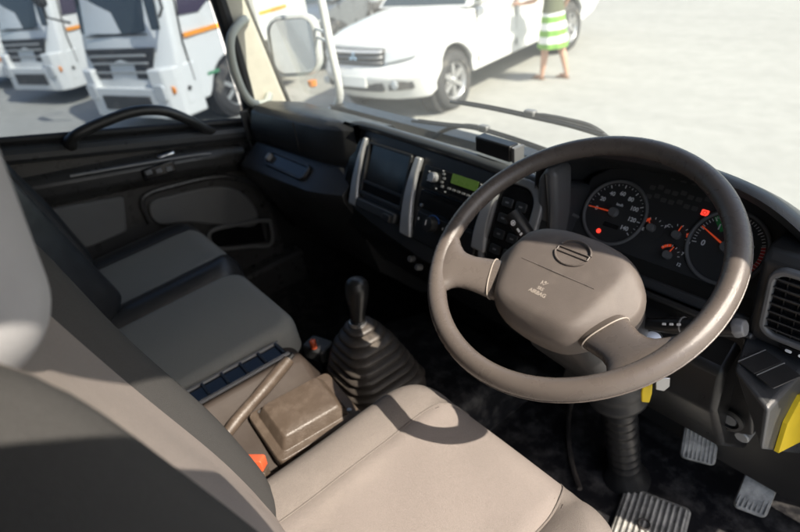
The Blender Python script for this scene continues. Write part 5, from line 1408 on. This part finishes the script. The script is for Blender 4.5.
for x, ay, ty in ((0.125, -0.16, -0.02), (-0.105, 0.10, 0.26)):
    MB().prism([(p[0] + x, p[1] + (ay + ty) / 2 + 0.005) for p in rrect(0.085, 0.25, 0.04, 5)], 0.0, 0.014, PFm).build('sandal', M['sandal'], pe, bevel=0.003)

# ---------------------------------------------------------------- light, sky, camera
w = bpy.data.worlds.new('World'); sc.world = w; w.use_nodes = True
wn = w.node_tree.nodes; wl_ = w.node_tree.links
sky = wn.new('ShaderNodeTexSky'); sky.sky_type = 'NISHITA'; sky.sun_disc = False
sky.sun_elevation = math.asin(SUN.z); sky.sun_rotation = math.atan2(SUN.x, SUN.y)
sky.air_density = 1.0; sky.dust_density = 2.5; sky.ozone_density = 1.0
wl_.new(sky.outputs[0], wn['Background'].inputs['Color'])
wn['Background'].inputs['Strength'].default_value = 0.15
sl = bpy.data.lights.new('sun', 'SUN'); sl.energy = 5.0; sl.angle = R(0.5); sl.color = (1.0, 0.90, 0.77)
so_ = bpy.data.objects.new('sun', sl); col.objects.link(so_)
so_.rotation_euler = SUN.to_track_quat('Z', 'Y').to_euler(); so_.location = SUN * 20

cd = bpy.data.cameras.new('camera'); co = bpy.data.objects.new('camera', cd); col.objects.link(co)
yaw, pit, rol = R(55.832), R(31.551), R(-8.595)
fv = V3((-math.sin(yaw) * math.cos(pit), math.cos(yaw) * math.cos(pit), -math.sin(pit)))
rv = V3((math.cos(yaw), math.sin(yaw), 0)); uv = rv.cross(fv)
r2 = rv * math.cos(rol) + uv * math.sin(rol); u2 = -rv * math.sin(rol) + uv * math.cos(rol)
mw = Matrix.Identity(4)
for i in range(3):
    mw[i][0] = r2[i]; mw[i][1] = u2[i]; mw[i][2] = -fv[i]
mw[0][3], mw[1][3], mw[2][3] = 0.4144, -0.5694, 0.4280
co.matrix_world = mw
cd.sensor_width = 36.0; cd.sensor_fit = 'HORIZONTAL'; cd.lens = 558.74 / 800 * 36
cd.clip_start = 0.02; cd.clip_end = 1000
cd.dof.use_dof = True; cd.dof.focus_distance = 0.72; cd.dof.aperture_fstop = 4.2; cd.dof.aperture_blades = 7
sc.camera = co
sc.view_settings.view_transform = 'Standard'; sc.view_settings.look = 'None'
sc.view_settings.exposure = 0.98; sc.view_settings.gamma = 1.0; sc.view_settings.use_curve_mapping = False
sc.cycles.max_bounces = 8; sc.cycles.transparent_max_bounces = 12; sc.cycles.caustics_reflective = False; sc.cycles.caustics_refractive = False
sc.cycles.sample_clamp_indirect = 6.0
